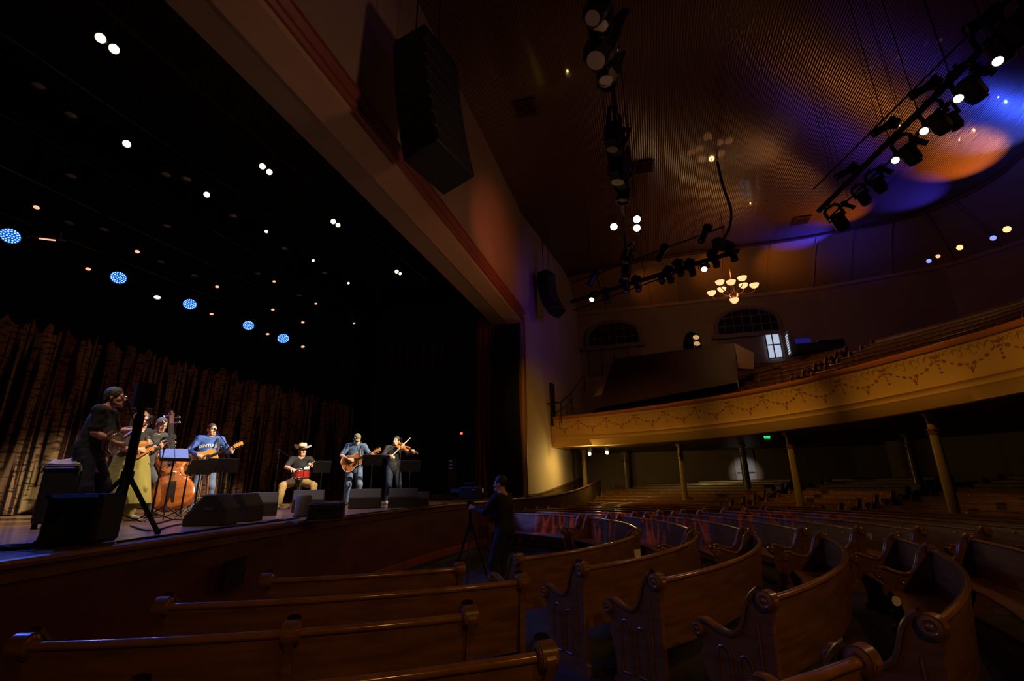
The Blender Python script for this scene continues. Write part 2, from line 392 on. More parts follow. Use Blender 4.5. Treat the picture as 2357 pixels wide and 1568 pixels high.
    def grid(s, rows, closed=False):
        """rows: list of equally long lists of points"""
        m = len(rows[0]); vs = [p for r in rows for p in r]; fs = []
        for i in range(len(rows) - 1):
            for k in range(m - 1 + (1 if closed else 0)):
                a = i * m + k; b = i * m + (k + 1) % m; fs.append((a, b, b + m, a + m))
        return s.add(vs, fs)
    def ell(s, c, r, rot=None, n=14, m=9):
        c = Vector(c); vs = []; fs = []
        for i in range(m + 1):
            ph = PI * i / m
            for k in range(n):
                t = 2 * PI * k / n; v = Vector((r[0] * math.sin(ph) * math.cos(t), r[1] * math.sin(ph) * math.sin(t), -r[2] * math.cos(ph)))
                vs.append((rot @ v if rot else v) + c)
        for i in range(m):
            for k in range(n): a = i * n + k; b = i * n + (k + 1) % n; fs.append((a, b, b + n, a + n))
        return s.add(vs, fs)
    def build(s, name, mats, parent=None, smooth=35, world=False, keep=False):
        me = bpy.data.meshes.new(name)
        off = parent.location if (parent and world) else Vector((0, 0, 0))
        me.from_pydata([(v[0] - off.x, v[1] - off.y, v[2] - off.z) for v in s.v], [], s.f)
        if not isinstance(mats, (list, tuple)): mats = [mats]
        for m in mats: me.materials.append(m)
        if len(mats) > 1: me.polygons.foreach_set('material_index', s.mi)
        if smooth:
            me.polygons.foreach_set('use_smooth', [True] * len(me.polygons))
            me.update(); me.set_sharp_from_angle(angle=R(smooth))
        me.validate(); me.update()
        o = bpy.data.objects.new(name, me); COL.objects.link(o)
        if parent: o.parent = parent
        return o
def tag(o, label=None, cat=None, group=None, kind=None):
    if label: o['label'] = label
    if cat: o['category'] = cat
    if group: o['group'] = group
    if kind: o['kind'] = kind
    return o
def thing(name, label, cat, loc=(0, 0, 0), rotz=0, group=None):
    o = bpy.data.objects.new(name, None); COL.objects.link(o); o.empty_display_size = .1
    o.location = loc; o.rotation_euler = (0, 0, rotz); return tag(o, label, cat, group)
def struct(name, mb, m, **k):
    return tag(mb.build(name, m, **k), kind='structure')
def inst(src, parent, loc=None, rot=None):
    o = src.copy(); COL.objects.link(o); o.parent = parent
    if loc is not None: o.location = loc
    if rot is not None: o.rotation_euler = rot
    return o
ORD = ['first', 'second', 'third', 'fourth', 'fifth', 'sixth', 'seventh', 'eighth', 'ninth', 'tenth', 'eleventh', 'twelfth',
       'thirteenth', 'fourteenth', 'fifteenth', 'sixteenth', 'seventeenth', 'eighteenth', 'nineteenth', 'twentieth']
def spline(pts, n):
    """Catmull-Rom through points, n per span"""
    P = [Vector(p) for p in pts]; out = []
    for i in range(len(P) - 1):
        a = P[max(i - 1, 0)]; b = P[i]; c = P[i + 1]; d = P[min(i + 2, len(P) - 1)]
        for k in range(n):
            t = k / n; out.append(.5 * ((2 * b) + (c - a) * t + (2 * a - 5 * b + 4 * c - d) * t * t + (3 * b - a - 3 * c + d) * t ** 3))
    out.append(P[-1]); return out
# ------------------------------------------------------------------ the hall
def wallstrip(name, pts, z0, z1, m, th=.15, out=1, smooth=0):
    """upright wall along a plan polyline, thickness th to the outside"""
    mb = MB(); n = len(pts); A = []; B = []
    for i in range(n):
        d = (Vector(pts[min(i + 1, n - 1)]) - Vector(pts[max(i - 1, 0)])); d = Vector((d[0], d[1])).normalized()
        q = Vector((-d.y, d.x)) * th * out
        A.append((pts[i][0], pts[i][1])); B.append((pts[i][0] + q.x, pts[i][1] + q.y))
    f = (lambda z, i: z[i] if isinstance(z, (list, tuple)) else z)
    rows = [[(*A[i], f(z0, i)) for i in range(n)], [(*A[i], f(z1, i)) for i in range(n)],
            [(*B[i], f(z1, i)) for i in range(n)], [(*B[i], f(z0, i)) for i in range(n)]]
    rows.append(rows[0]); mb.grid(rows)
    k = [[r[0] for r in rows[:4]], [r[-1] for r in rows[:4]]]
    mb.add(k[0], [(0, 1, 2, 3)]); mb.add(k[1], [(3, 2, 1, 0)])
    return struct(name, mb, m, smooth=smooth)
CR = Vector((3.9, 26.4, 0))                      # far corner of the hall
WALL = [(3.9, 26.4), (16, 23), (20.5, 20.5), (23, 16), (23, 10), (21, 3), (17, -5), (8, -10), (-5, -11)]
# floor with its rake towards the back rows
def fz(r):
    return FLOOR if r < 12.9 else FLOOR + min(1.0, (r - 12.9) * .125)
mb = MB()
rr_ = [0, 12.85] + [12.9 + .84 * k for k in range(10)] + [33]
rows = []
for r in rr_:
    rows.append([(CX + r * math.cos(R(t)), CY + r * math.sin(R(t)), fz(r)) for t in range(-130, 91, 4)])
mb.grid(rows); mb.box((-8, -6, FLOOR - .1), (16, 14, .2))
struct('floor', mb, M['floor'], smooth=20)
# proscenium wall above the opening
mb = MB()
mb.grid([[tuple(st(a, 0, 6.75)) for a in (-32, -16, 0)], [tuple(st(a, 0, 12.5)) for a in (-32, -16, 0)]])
mb.grid([[tuple(st(a, -.3, 6.75)) for a in (-32, -16, 0)], [tuple(st(a, -.3, 12.5)) for a in (-32, -16, 0)]])
struct('wall_proscenium', mb, M['wall'], smooth=0)
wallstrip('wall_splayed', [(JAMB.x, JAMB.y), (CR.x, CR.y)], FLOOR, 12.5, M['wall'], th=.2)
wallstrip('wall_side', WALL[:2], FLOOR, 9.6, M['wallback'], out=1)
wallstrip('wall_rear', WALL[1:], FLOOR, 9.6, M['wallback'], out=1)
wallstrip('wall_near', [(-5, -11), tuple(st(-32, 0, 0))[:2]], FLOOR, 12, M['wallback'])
# beam over the opening: dark soffit, pale splayed casing, red moulding
def run(name, sec, m, a0=-32, a1=.02, smooth=30):
    b = MB(); b.grid([[tuple(st(a, d, z)) for d, z in sec] for a in (a0, (a0 + a1) / 2, a1)]); return struct(name, b, m, smooth=smooth)
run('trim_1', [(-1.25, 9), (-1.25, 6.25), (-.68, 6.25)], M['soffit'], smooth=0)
run('trim_2', [(-.68, 6.25), (-.62, 6.20), (-.06, 6.24), (-.02, 6.3)], M['casing'], smooth=0)
run('trim_3', [(-.02, 6.3), (.05, 6.28), (.09, 6.34), (.08, 6.42), (.03, 6.46), (.06, 6.52), (.12, 6.58), (.11, 6.68), (.04, 6.75), (0, 6.76)], M['mould'])
# jamb: reveal and trim
mb = MB(); mb.grid([[tuple(st(0, d, z)) for d in (-1.25, -.1)] for z in (DECK, 6.25)])
mb.grid([[tuple(st(0, -.1, z)), tuple(st(.06, -.02, z)), tuple(st(.05, .05, z)), tuple(st(.2, .05, z)), tuple(st(.22, 0, z))] for z in (FLOOR, 6.3)])
struct('trim_4', mb, M['mould'], smooth=0)

# ceiling, cornice, cove
cor = [onz(x, y, CEIL) for x, y in [(1340, 625), (1450, 603), (1560, 585), (1700, 566), (1850, 545), (1965, 524), (2080, 500), (2170, 468), (2250, 430), (2310, 390), (2357, 350)]]
cor = [st(7.3, .02, CEIL)] + cor[1:] + [Vector((18.2, 10, CEIL)), Vector((16.5, 3.5, CEIL)), Vector((13, -3, CEIL)), Vector((6, -7, CEIL)), Vector((-5, -9, CEIL))]
cor[0] = Vector((3.15, 24.6, CEIL))
cs = [Vector(p) for p in spline(cor, 4)]
wl = []
wpoly = [Vector((*p, 0)) for p in WALL]
def project_out(p, i):
    c0 = cs[max(i - 1, 0)]; c1 = cs[min(i + 1, len(cs) - 1)]; d = (c1 - c0).normalized(); n = Vector((-d.y, d.x, 0))
    best = None
    for a, b in zip(wpoly, wpoly[1:]):
        e = b - a; den = n.x * e.y - n.y * e.x
        if abs(den) < 1e-6: continue
        w = a - Vector((p.x, p.y, 0)); t = (w.x * e.y - w.y * e.x) / den; u = (w.x * n.y - w.y * n.x) / den
        if t > 0 and -.02 <= u <= 1.02 and (best is None or t < best[0]): best = (t, Vector((p.x, p.y, 0)) + n * t)
    return best[1] if best else Vector((p.x, p.y, 0)) + n * 2.6
wl = [project_out(p, i) for i, p in enumerate(cs)]
wl[0] = Vector((3.9, 26.4, 0))
mb = MB()
cen = []
for i, p in enumerate(cs):
    t = i / (len(cs) - 1); a = 7.4 * (1 - t) - 32 * t
    q = st(-1.5 - 29 * t, 0.01, CEIL) if i else st(-1.0, .01, CEIL)
    cen.append(q)
mb.grid([[tuple(c.lerp(p, k / 6)) for k in range(7)] for c, p in zip(cen, cs)])
mb.add([tuple(st(-1.0, 0, CEIL)), tuple(JAMB + Vector((0, 0, CEIL))), tuple(cs[0]), tuple(cs[0] + Vector((.7, 1.7, 0)))], [(0, 1, 2)])
struct('ceiling', mb, M['ceil'], smooth=0)
# wedge of ceiling out to the splayed wall
mb = MB(); mb.tube([p + Vector((0, 0, -.06)) for p in cs], .09, n=8)
struct('trim_5', mb, M['brown'])
mb = MB(); rows = []
for p, q in zip(cs, wl):
    rows.append([tuple(Vector((p.x, p.y, 0)).lerp(q, s) + Vector((0, 0, CEIL - .02 - (CEIL - 9.62) * (1 - math.cos(s * PI / 2)) ** .8))) for s in (0, .2, .4, .6, .8, 1)])
mb.grid(rows); struct('ceiling_cove', mb, M['cove'], smooth=40)
mb = MB()
mb.grid([[tuple(q + Vector((0, 0, z))) for q in wl[:33]] for z in (9.45, 9.75)]); mb.tube([q + Vector((0, 0, 9.6)) - (q - p * 1).normalized() * 0 for q, p in zip(wl[:33], cs)], .12, n=8)
struct('trim_6', mb, M['casing'])
# raised ribs dividing the cove into panels
for k, i in enumerate(range(2, 30, 3)):
    b = MB(); b.tube([Vector(v) + Vector((0, 0, -.03)) for v in rows[i]], .05, n=6)
    struct('trim_%d' % (10 + k), b, M['cove'])

# stage deck, front and nosing
EDGE = spline([(-3.9, -9, 0), (-3.75, -2, 0), (-3.68, 1, 0), (-3.55, 3, 0), (-3.4, 4.6, 0), (-3.2, 6.4, 0), (-2.8, 8.4, 0), (-1.95, 11.8, 0), (-1.0, 14.3, 0), (.36, 17.9, 0)], 4)
mb = MB()
mb.grid([[(p.x, p.y, DECK) for p in EDGE], [(-19, -9 + (i / (len(EDGE) - 1)) * 38, DECK) for i in range(len(EDGE))]])
mb.add([(.36, 17.9, DECK), (4, 29, DECK), (-19, 29, DECK), (-19, 24, DECK)], [(0, 1, 2, 3)])
struct('floor_stage', mb, M['deck'], smooth=0)
mb = MB(); sec = [(.0, .002), (.035, -.005), (.045, -.03), (.035, -.06), (0, -.075), (-.02, -.16), (-.05, -.17)]
def offs(d, z):
    out = []
    for i, p in enumerate(EDGE):
        a = EDGE[max(i - 1, 0)]; b = EDGE[min(i + 1, len(EDGE) - 1)]; t = (b - a).normalized(); n = Vector((t.y, -t.x, 0)); q = p + n * d; out.append((q.x, q.y, DECK + z))
    return out
mb.grid([offs(d, z) for d, z in sec]); struct('trim_7', mb, M['lip'])
mb = MB(); mb.grid([offs(-.05, -.16), offs(-.05, -.6), offs(-.05, FLOOR - DECK)])
struct('wall_stage_front', mb, M['front'], smooth=0)
mb = MB(); mb.grid([offs(-.02, -1.06), offs(-.02, -1.2)]); mb.grid([offs(-.02, -1.06), offs(-.05, -1.05)]); struct('baseboard_stage', mb, M['mould'], smooth=0)
P = onpl(534, 1320, (-3.22, 6, 0), (1, 0, 0))
t = thing('floor_vent', 'dark square vent grille set low in the wooden stage front', 'vent', (-3.2, P.y, P.z - .15))
b = MB(); b.box((0, 0, .15), (.03, .42, .3)); b.build('frame', M['voidm'], t)
b = MB(); [b.box((.018, 0, .04 + .03 * k), (.01, .38, .012)) for k in range(8)]; b.build('slats', M['case'], t)

# black stage house
wallstrip('wall_stage_back', [tuple(st(-34, -11, 0))[:2], tuple(st(8, -11, 0))[:2]], DECK, 10, M['voidm'])
wallstrip('wall_stage_far', [tuple(st(8, -11, 0))[:2], tuple(st(.6, -.3, 0))[:2]], DECK, 10, M['voidm'])
mb = MB(); mb.grid([[tuple(st(a, d, 9.8)) for a in (-34, 8)] for d in (-11.2, -.4)]); struct('ceiling_stage', mb, M['voidm'])

# curtains
def curtain(name, label, cat, pts, z0, z1, m, amp=.1, lam=.42, per=14, uv=True):
    b = MB(); P = []; U = []; L = 0
    seg = [(Vector(p), Vector(q)) for p, q in zip(pts, pts[1:])]
    for p, q in seg:
        d = (q - p); n = int(d.length / lam * per); t = d.normalized(); nn = Vector((-t.y, t.x, 0))
        for k in range(n + (1 if (p, q) == seg[-1] else 0)):
            s = k / n; ph = (L + d.length * s) / lam * 2 * PI
            w = amp * (math.sin(ph + .8 * math.sin(ph * .23)) + .35 * math.sin(ph * 1.7 + 1)); P.append(p + d * s + nn * w); U.append(L + d.length * s)
        L += d.length
    zs = [z0 + (z1 - z0) * k / 8 for k in range(9)]
    b.grid([[(p.x, p.y, z) for p in P] for z in zs])
    root = thing(name, label, cat, (P[len(P) // 2].x, P[len(P) // 2].y, z0))
    o = b.build('cloth', m, root, smooth=80, world=True)
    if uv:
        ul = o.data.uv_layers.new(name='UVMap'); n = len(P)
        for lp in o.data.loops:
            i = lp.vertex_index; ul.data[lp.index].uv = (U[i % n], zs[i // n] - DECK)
    h = MB(); h.tube([p + Vector((0, 0, z1 + .05)) for p in (pts[0], pts[-1])], .04); h.build('pipe', M['metal'], root, world=True)
    return root
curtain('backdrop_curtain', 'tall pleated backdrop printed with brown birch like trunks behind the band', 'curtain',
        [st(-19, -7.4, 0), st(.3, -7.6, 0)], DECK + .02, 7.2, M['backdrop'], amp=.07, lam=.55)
curtain('masking_drape', 'black masking drape hanging at the far end of the stage', 'curtain',
        [st(1.2, -7.3, 0), st(1.0, -2.2, 0)], DECK + .02, 8, M['black'], uv=False)
curtain('house_curtain', 'narrow dark red curtain gathered just inside the far proscenium jamb', 'curtain',
        [st(.12, -2.0, 0), st(.12, -1.32, 0)], DECK + .02, 6.6, M['redcurt'], amp=.05, lam=.22, uv=False)
# bulging black drape on the jamb
b = MB(); prof = [(DECK + .02, .05), (.5, .1), (1.5, .2), (2.4, .32), (3.2, .38), (4.0, .36), (4.8, .22), (5.6, .06), (6.2, .02)]
b.grid([[tuple(st(-w * 1.0 + .02 * math.sin(k * 2.1), -1.2 + k * .11, z)) for k in range(11)] for z, w in prof])
root = thing('side_drape', 'black drape bulging over the far proscenium jamb', 'curtain', st(0, -.7, DECK + .02))
b.build('cloth', M['black'], root, world=True)

# side wainscot and ledge on the splayed wall
def sp(t, off=0, z=0):
    d = (CR - JAMB).normalized(); n = Vector((d.y, -d.x, 0)); return JAMB + d * t + n * off + Vector((0, 0, z))
LW = (CR - JAMB).length
tops = [(0, -.36), (1.5, -.33), (3, -.2), (5, .0), (7, .2), (LW, .35)]
mb = MB(); mb.grid([[tuple(sp(t, .0, z)) for t, z in tops], [tuple(sp(t, .09, z)) for t, z in tops], [tuple(sp(t, .09, z - .06)) for t, z in tops], [tuple(sp(t, .05, z - .07)) for t, z in tops], [tuple(sp(t, .05, FLOOR)) for t, z in tops]])
struct('wainscot_far', mb, M['wains'], smooth=0)
# low curved parapet and rail running from the stage edge up beside it
t = thing('ramp_wall', 'low dark curved ramp wall between the stage end and the far pews', 'wall', sp(1.5, 1.2, FLOOR))
pts = [Vector((-.6, 14.9, -.52)), Vector((.2, 16.2, -.5)), Vector((1.2, 17.4, -.45)), Vector((2.3, 19.0, -.3)), Vector((3.2, 21, -.1)), Vector((4.2, 24, .1))]
cv = spline(pts, 4)
b = MB(); b.grid([[(p.x, p.y, FLOOR) for p in cv], [(p.x, p.y, p.z) for p in cv], [(p.x - .08, p.y + .05, p.z) for p in cv], [(p.x - .08, p.y + .05, FLOOR) for p in cv]])
b.build('panel', M['wains'], t, world=True, smooth=0)
b = MB(); b.tube([p + Vector((0, 0, .03)) for p in cv], .035); b.build('cap_rail', M['brown'], t, world=True)

# ------------------------------------------------------------------ balcony
bpx = [(1260, 1031), (1400, 1024), (1540, 1017), (1690, 1004), (1815, 990), (1950, 973), (2140, 943), (2250, 924), (2357, 905)]
tpx = [(1253, 962), (1400, 947), (1564, 925), (1690, 905), (1815, 880), (1950, 847), (2070, 815), (2200, 780), (2357, 735)]
ZB, ZT = 1.5, 2.82
def polar(px, z):
    o = []
    for x, y in px:
        P = onz(x, y, z); o.append((math.atan2(P.y - CY, P.x - CX), math.hypot(P.x - CX, P.y - CY)))
    return sorted(o)
pb, pt_ = polar(bpx, ZB), polar(tpx, ZT)
def interp(tab, a):
    xs = [q[0] for q in tab]; ys = [q[1] for q in tab]; return float(np.interp(a, xs, ys))
def smoothr(tab, a):
    return sum(interp(tab, a + R(d)) for d in (-5, -2.5, 0, 2.5, 5)) / 5
AMAX = max(pb[-1][0], pt_[-1][0]); AMIN = R(-62)
angs = [AMIN + (AMAX - AMIN) * k / 220 for k in range(221)]
RB = [smoothr(pb, a) for a in angs]; RT = [smoothr(pt_, a) for a in angs]
# profile: (t up from 0 to 1, inward offset)
prof = [(0, -.12), (0, 0), (.015, .03), (.20, .035), (.225, .06), (.25, .03), (.31, .03), (.335, .07), (.36, .03), (.40, .0), (.55, -.03), (.72, -.03), (.86, .0), (.90, .02), (.905, .07), (.96, .09), (1, .06), (1.01, -.14)]
def bal(i, t, off):
    r = RB[i] + (RT[i] - RB[i]) * t - off; a = angs[i]
    return (CX + r * math.cos(a), CY + r * math.sin(a), ZB + (ZT - ZB) * t)
broot = thing('balcony', 'curved cream balcony front stencilled with rose garlands and reddish cap rail', 'balcony', (9.4, CY + 1, ZB))
b = MB(); b.grid([[bal(i, t, o) for i in range(len(angs))] for t, o in prof[:14]])
b.build('fascia', M['balcw'], broot, world=True, smooth=50)
b = MB(); b.grid([[bal(i, t, o) for i in range(len(angs))] for t, o in prof[13:]]); b.build('cap_rail', M['brail'], broot, world=True, smooth=50)
# stencil: bows, swags of petals, drops; vines above
arc = [0]
for i in range(1, len(angs)): arc.append(arc[-1] + Vector(bal(i, .5, 0)).__sub__(Vector(bal(i - 1, .5, 0))).length)
def surf(s, t, lift=.006):
    s = max(0, min(arc[-1] - 1e-4, s)); i = int(np.searchsorted(arc, s)) - 1; i = max(0, min(len(arc) - 2, i)); k = (s - arc[i]) / (arc[i + 1] - arc[i])
    off = float(np.interp(t, [q[0] for q in prof[8:14]], [q[1] for q in prof[8:14]])) + lift
    return Vector(bal(i, t, off)).lerp(Vector(bal(i + 1, t, off)), k)
HT = ZT - ZB
def petal(b, s, t, w, h, ang=0):
    vs = []
    for k in range(8):
        th = 2 * PI * k / 8; x = w * math.cos(th); y = h * math.sin(th); c, q = math.cos(ang), math.sin(ang)
        vs.append(surf(s + x * c - y * q, t + (x * q + y * c) / HT))
    b.add(vs, [tuple(range(8))])
def line(b, pts, w):
    L = []; Rr = []
    for i, (s, t) in enumerate(pts):
        a = pts[max(i - 1, 0)]; c = pts[min(i + 1, len(pts) - 1)]; dx, dy = c[0] - a[0], (c[1] - a[1]) * HT; l = math.hypot(dx, dy) or 1
        L.append(surf(s - dy / l * w, t + dx / l * w / HT)); Rr.append(surf(s + dy / l * w, t - dx / l * w / HT))
    b.grid([[tuple(v) for v in L], [tuple(v) for v in Rr]])
per = 1.28; b = MB(); g = MB(); s = arc[-1] - .3; cnt = 0
while s > 2:
    petal(b, s, .80, .05, .03, .5); petal(b, s - .06, .81, .05, .022, -.6); petal(b, s + .06, .81, .05, .022, .6)
    for q in (.74, .68, .62, .55): petal(b, s, q, .022 if q > .6 else .035, .028)
    petal(b, s + .05, .73, .015, .03, .3); petal(b, s - .05, .73, .015, .03, -.3)
    for k in range(1, 9):
        u = k / 9; tt = .80 - .22 * 4 * u * (1 - u)
        petal(b, s - per * u, tt, .05, .018 + .018 * (k % 2), (.5 - u) * 1.3 * 1)
    for q, w in ((.53, .02), (.49, .035), (.455, .022)): petal(b, s - per / 2, q, w, .028, .3)
    line(g, [(s - per / 2 - .12 + .03 * k, .62 - .045 * k) for k in range(4)], .006); line(g, [(s - per / 2 + .12 - .03 * k, .62 - .045 * k) for k in range(4)], .006)
    for m_ in range(4):
        c0 = s - per * (m_ + .5) / 4; sg = 1 if m_ % 2 else -1
        line(g, [(c0 + sg * .11 * math.cos(th) * (1 - th / 9), .76 + (.10 * math.sin(th) * (1 - th / 9))) for th in [k * .55 for k in range(11)]], .006)
        line(g, [(c0 - .16 + .04 * k, .83 + .035 * math.sin(k * 1.3 + m_)) for k in range(9)], .005)
    s -= per
o = b.build('garland', M['stencil'], broot, world=True, smooth=0); tag(o, 'stencilled rose garlands', kind='stuff')
o = g.build('vine_scrolls', M['vine'], broot, world=True, smooth=0); tag(o, kind='stuff')
# soffit, inner parapet, rake
def rad(a, r, z): return (CX + r * math.cos(a), CY + r * math.sin(a), z)
def wall_r(a, lim=40):
    o = Vector((CX, CY, 0)); n = Vector((math.cos(a), math.sin(a), 0)); best = lim
    for p, q in zip(wpoly + [JAMB], (wpoly + [JAMB])[1:] + [CR]):
        if (p - q).length < .01: continue
        e = q - p; den = n.x * e.y - n.y * e.x
        if abs(den) < 1e-6: continue
        w = p - o; t = (w.x * e.y - w.y * e.x) / den; u = (w.x * n.y - w.y * n.x) / den
        if t > 8 and -.001 <= u <= 1.001: best = min(best, t)
    return best
wpoly2 = wpoly
mb = MB(); cols = []
for i in range(0, len(angs), 4):
    a = angs[i]; rw = wall_r(a); cols.append([rad(a, RB[i] + .1, ZB), rad(a, max(RB[i] + .2, rw), ZB + .02)])
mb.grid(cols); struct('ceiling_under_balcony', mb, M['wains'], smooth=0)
mb = MB(); cols = []
BZ0, BK, BZMAX = 1.95, .40, 5.2
def bz(r): return min(BZMAX, BZ0 + max(0, r - 12.9) * BK)
for i in range(0, len(angs), 4):
    a = angs[i]; rw = wall_r(a); r0 = max(RT[i], RB[i]) + .2
    rs = [r0, r0 + .02] + [12.95 + .85 * k for k in range(10)]
    cols.append([rad(a, RT[i] + .14, ZT), rad(a, r0, BZ0)] + [rad(a, min(max(r, r0 + .03), max(rw, r0 + .05)), bz(min(r, rw))) for r in rs[2:]] + [rad(a, max(rw, r0 + .1), bz(min(20.6, rw)))])
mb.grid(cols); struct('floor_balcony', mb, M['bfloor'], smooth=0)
# partition wall below the balcony at the back of the hall
pw = [(CX + 21.2 * math.cos(R(t)), CY + 21.2 * math.sin(R(t))) for t in (30, 20, 8, -6, -25, -45)]
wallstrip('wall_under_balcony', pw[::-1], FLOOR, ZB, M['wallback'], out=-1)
# ------------------------------------------------------------------ pews
# end panel in its own frame: x outwards (towards the back), y along the row, z up from the floor
def end_outline():
    pts = []
    # bottom front -> belly -> arm scroll -> seat dip -> S sweep -> top scroll -> back edge
    pts += [(-.50, 0), (-.50, .07), (-.46, .09), (-.455, .20), (-.47, .30), (-.50, .38), (-.515, .45), (-.49, .50)]
    pts += [(-.52, .535), (-.555, .56), (-.565, .60), (-.55, .64), (-.51, .66), (-.46, .655), (-.40, .63), (-.33, .605), (-.26, .60), (-.20, .625), (-.155, .68), (-.12, .76), (-.09, .84), (-.06, .89)]
    pts += [(-.02, .925), (.03, .935), (.075, .915), (.10, .875), (.09, .83), (.06, .79), (.05, .72), (.045, .5), (.04, .1), (.06, .08), (.06, 0)]
    return pts
YZ = Matrix(((1, 0, 0, 0), (0, 0, 1, 0), (0, 1, 0, 0), (0, 0, 0, 1)))     # poly (x,z), extrude along y
def lancet(cx, z0, z1, w):
    pts = [(cx - w, z0)]
    for k in range(7): t = k / 6; pts.append((cx - w * math.cos(t * PI / 2) ** .8 if k < 6 else cx, z1 - .09 + .09 * math.sin(t * PI / 2)))
    for k in range(5, -1, -1): t = k / 6; pts.append((cx + w * math.cos(t * PI / 2) ** .8, z1 - .09 + .09 * math.sin(t * PI / 2)))
    pts.append((cx + w, z0)); return pts
def make_end():
    b = MB(); b.prism(end_outline(), -.024, .024, YZ)
    for s in (-1, 1):                        # two carved lancets with raised beads on each face
        for cx, w, z1 in ((-.33, .055, .53), (-.17, .05, .5)):
            pl = lancet(cx, .14, z1, w); b.tube([Vector((p[0], s * .025, p[1])) for p in pl + [pl[0]]], .009, n=6)
        b.tube([Vector((-.06, s * .025, .12)), Vector((-.05, s * .025, .72))], .008, n=6)
    e = b.build('end_panel', M['pew'], None, smooth=40)
    c = MB()                                 # moulded arm cap following the sweep
    swp = spline([(-.51, 0, .655), (-.45, 0, .66), (-.38, 0, .632), (-.30, 0, .61), (-.235, 0, .613), (-.175, 0, .66), (-.135, 0, .74), (-.105, 0, .83), (-.06, 0, .895), (-.01, 0, .935)], 3)
    L = []
    for off, up in ((-.036, -.005), (-.038, .014), (-.024, .024), (0, .028), (.024, .024), (.038, .014), (.036, -.005)):
        row = []
        for i, p in enumerate(swp):
            t = (swp[min(i + 1, len(swp) - 1)] - swp[max(i - 1, 0)]).normalized(); n = Vector((-t.z, 0, t.x)); q = p + n * up; row.append((q.x, off, q.z))
        L.append(row)
    c.grid(L); c.cone((-.515, -.038, .605), (-.515, .038, .605), .055, n=16); c.cone((.03, -.040, .875), (.03, .040, .875), .064, n=18)
    r = c; c.cur = 1
    for s in (-1, 1):
        for x, z, q in ((-.515, .605, .055), (.03, .875, .064)):
            y = s * (.038 if x < 0 else .040)
            r.lathe([(q * .85, 0), (q * .85, .006), (q * .6, .012), (q * .45, .006), (q * .3, .006), (q * .2, .014), (.001, .016)], (x, y, z), (0, s, 0), n=14)
    cap = c.build('arm_cap', [M['pew'], M['rail']], None, smooth=45)
    return e, cap
END, CAP = make_end()
proto_used = []
def pew_end(parent, loc, rz):
    if not proto_used:
        proto_used.append(1); e, c = END, CAP; e.parent = parent; c.parent = e
    else: e = inst(END, parent); c = inst(CAP, e)
    e.location = loc; e.rotation_euler = (0, 0, rz); return e
PLATE = []
def make_pew(r, a0, a1, zf, label, group, nseg=None, plates=0, div=(), ends=(1, 1)):
    """curved pew between the angles a0 < a1 (degrees); seat towards the centre of the arc"""
    am = R((a0 + a1) / 2); base = Vector((CX + r * math.cos(am), CY + r * math.sin(am), zf))
    t = thing('pew', label, 'pew', base, 0, group)
    n = nseg or max(6, int(abs(a1 - a0) * r / 18))
    A = [R(a0 + (a1 - a0) * k / n) for k in range(n + 1)]
    def P(a, rr, z): return (CX + rr * math.cos(a) - base.x, CY + rr * math.sin(a) - base.y, z)
    def sweep(b, sec, closed=True):
        rows = [[P(a, r + dr, z) for dr, z in sec] for a in A]; b.grid(rows, closed=closed)
        m = len(sec); b.add(rows[0], [tuple(range(m))]); b.add(rows[-1], [tuple(range(m))[::-1]])
    b = MB(); sweep(b, [(-.045, .36), (-.015, .36), (.012, .6), (.04, .85), (.012, .855), (-.012, .6)]); b.build('back', M['pew'], t, smooth=30)
    b = MB(); sweep(b, [(.026 + .03 * math.cos(q), .872 + .024 * math.sin(q)) for q in [k * PI / 4 for k in range(8)]]); b.build('top_rail', M['rail'], t, smooth=60)
    b = MB(); sweep(b, [(-.05, .415), (-.05, .445), (-.2, .435), (-.42, .45), (-.445, .44), (-.45, .42), (-.43, .405), (-.2, .405)]); b.build('seat', M['pew'], t, smooth=40)
    for a, on in ((a0, ends[0]), (a1, ends[1])):
        if on: pew_end(t, P(R(a), r, 0), R(a))
    for a in div: pew_end(t, P(R(a), r, 0), R(a))
    if plates:
        for k in range(plates):
            a = R(a0 + (a1 - a0) * (k + .5) / plates)
            if not PLATE: bq = MB(); bq.box((0, 0, 0), (.006, .045, .028), bev=.002); q = bq.build('number_plate', M['brass'], t); PLATE.append(q)
            else: q = inst(PLATE[0], t)
            q.location = P(a, r - .012, .80); q.rotation_euler = (0, 0, a)
    return t
def row_label(block, k, extra=''):
    return 'curved oak pew, %s row from the stage, %s%s' % (ORD[k], block, extra)
# near left block A (seen from behind, nearest the stage front)
Arows = [(5.17, -83, -64.2, ()), (6.04, -86.5, -62, (-72,)), (6.86, -88.1, -68.6, (-77,)), (7.68, -80, -67.6, ()), (8.42, -84, -59, ())]
for k, (r, a0, a1, dv) in enumerate(Arows):
    make_pew(r, a0, a1, FLOOR, row_label('near left block', k), 'pews of the near left block', div=dv if k != 1 else ())
b1e = [-22.5, -19.5, -17.5, -19.0, -19.0]
for k in range(7):
    r = [4.98, 5.86, 6.68, 7.56, 8.42, 9.26, 10.1, 10.95, 11.8][k]
    a0 = [-55.5, -54.3, -53.8, -53.6, -53][k] if k < 5 else -53 + .5 * (k - 5)
    a1 = b1e[k] if k < 5 else -18.5
    make_pew(r, a0, a1, FLOOR, row_label('near right block', k), 'pews of the near right block', div=() if k != 4 else (-27.5,))
names = {'C': 'the middle block beyond the bend', 'D': 'the far block by the stage end'}
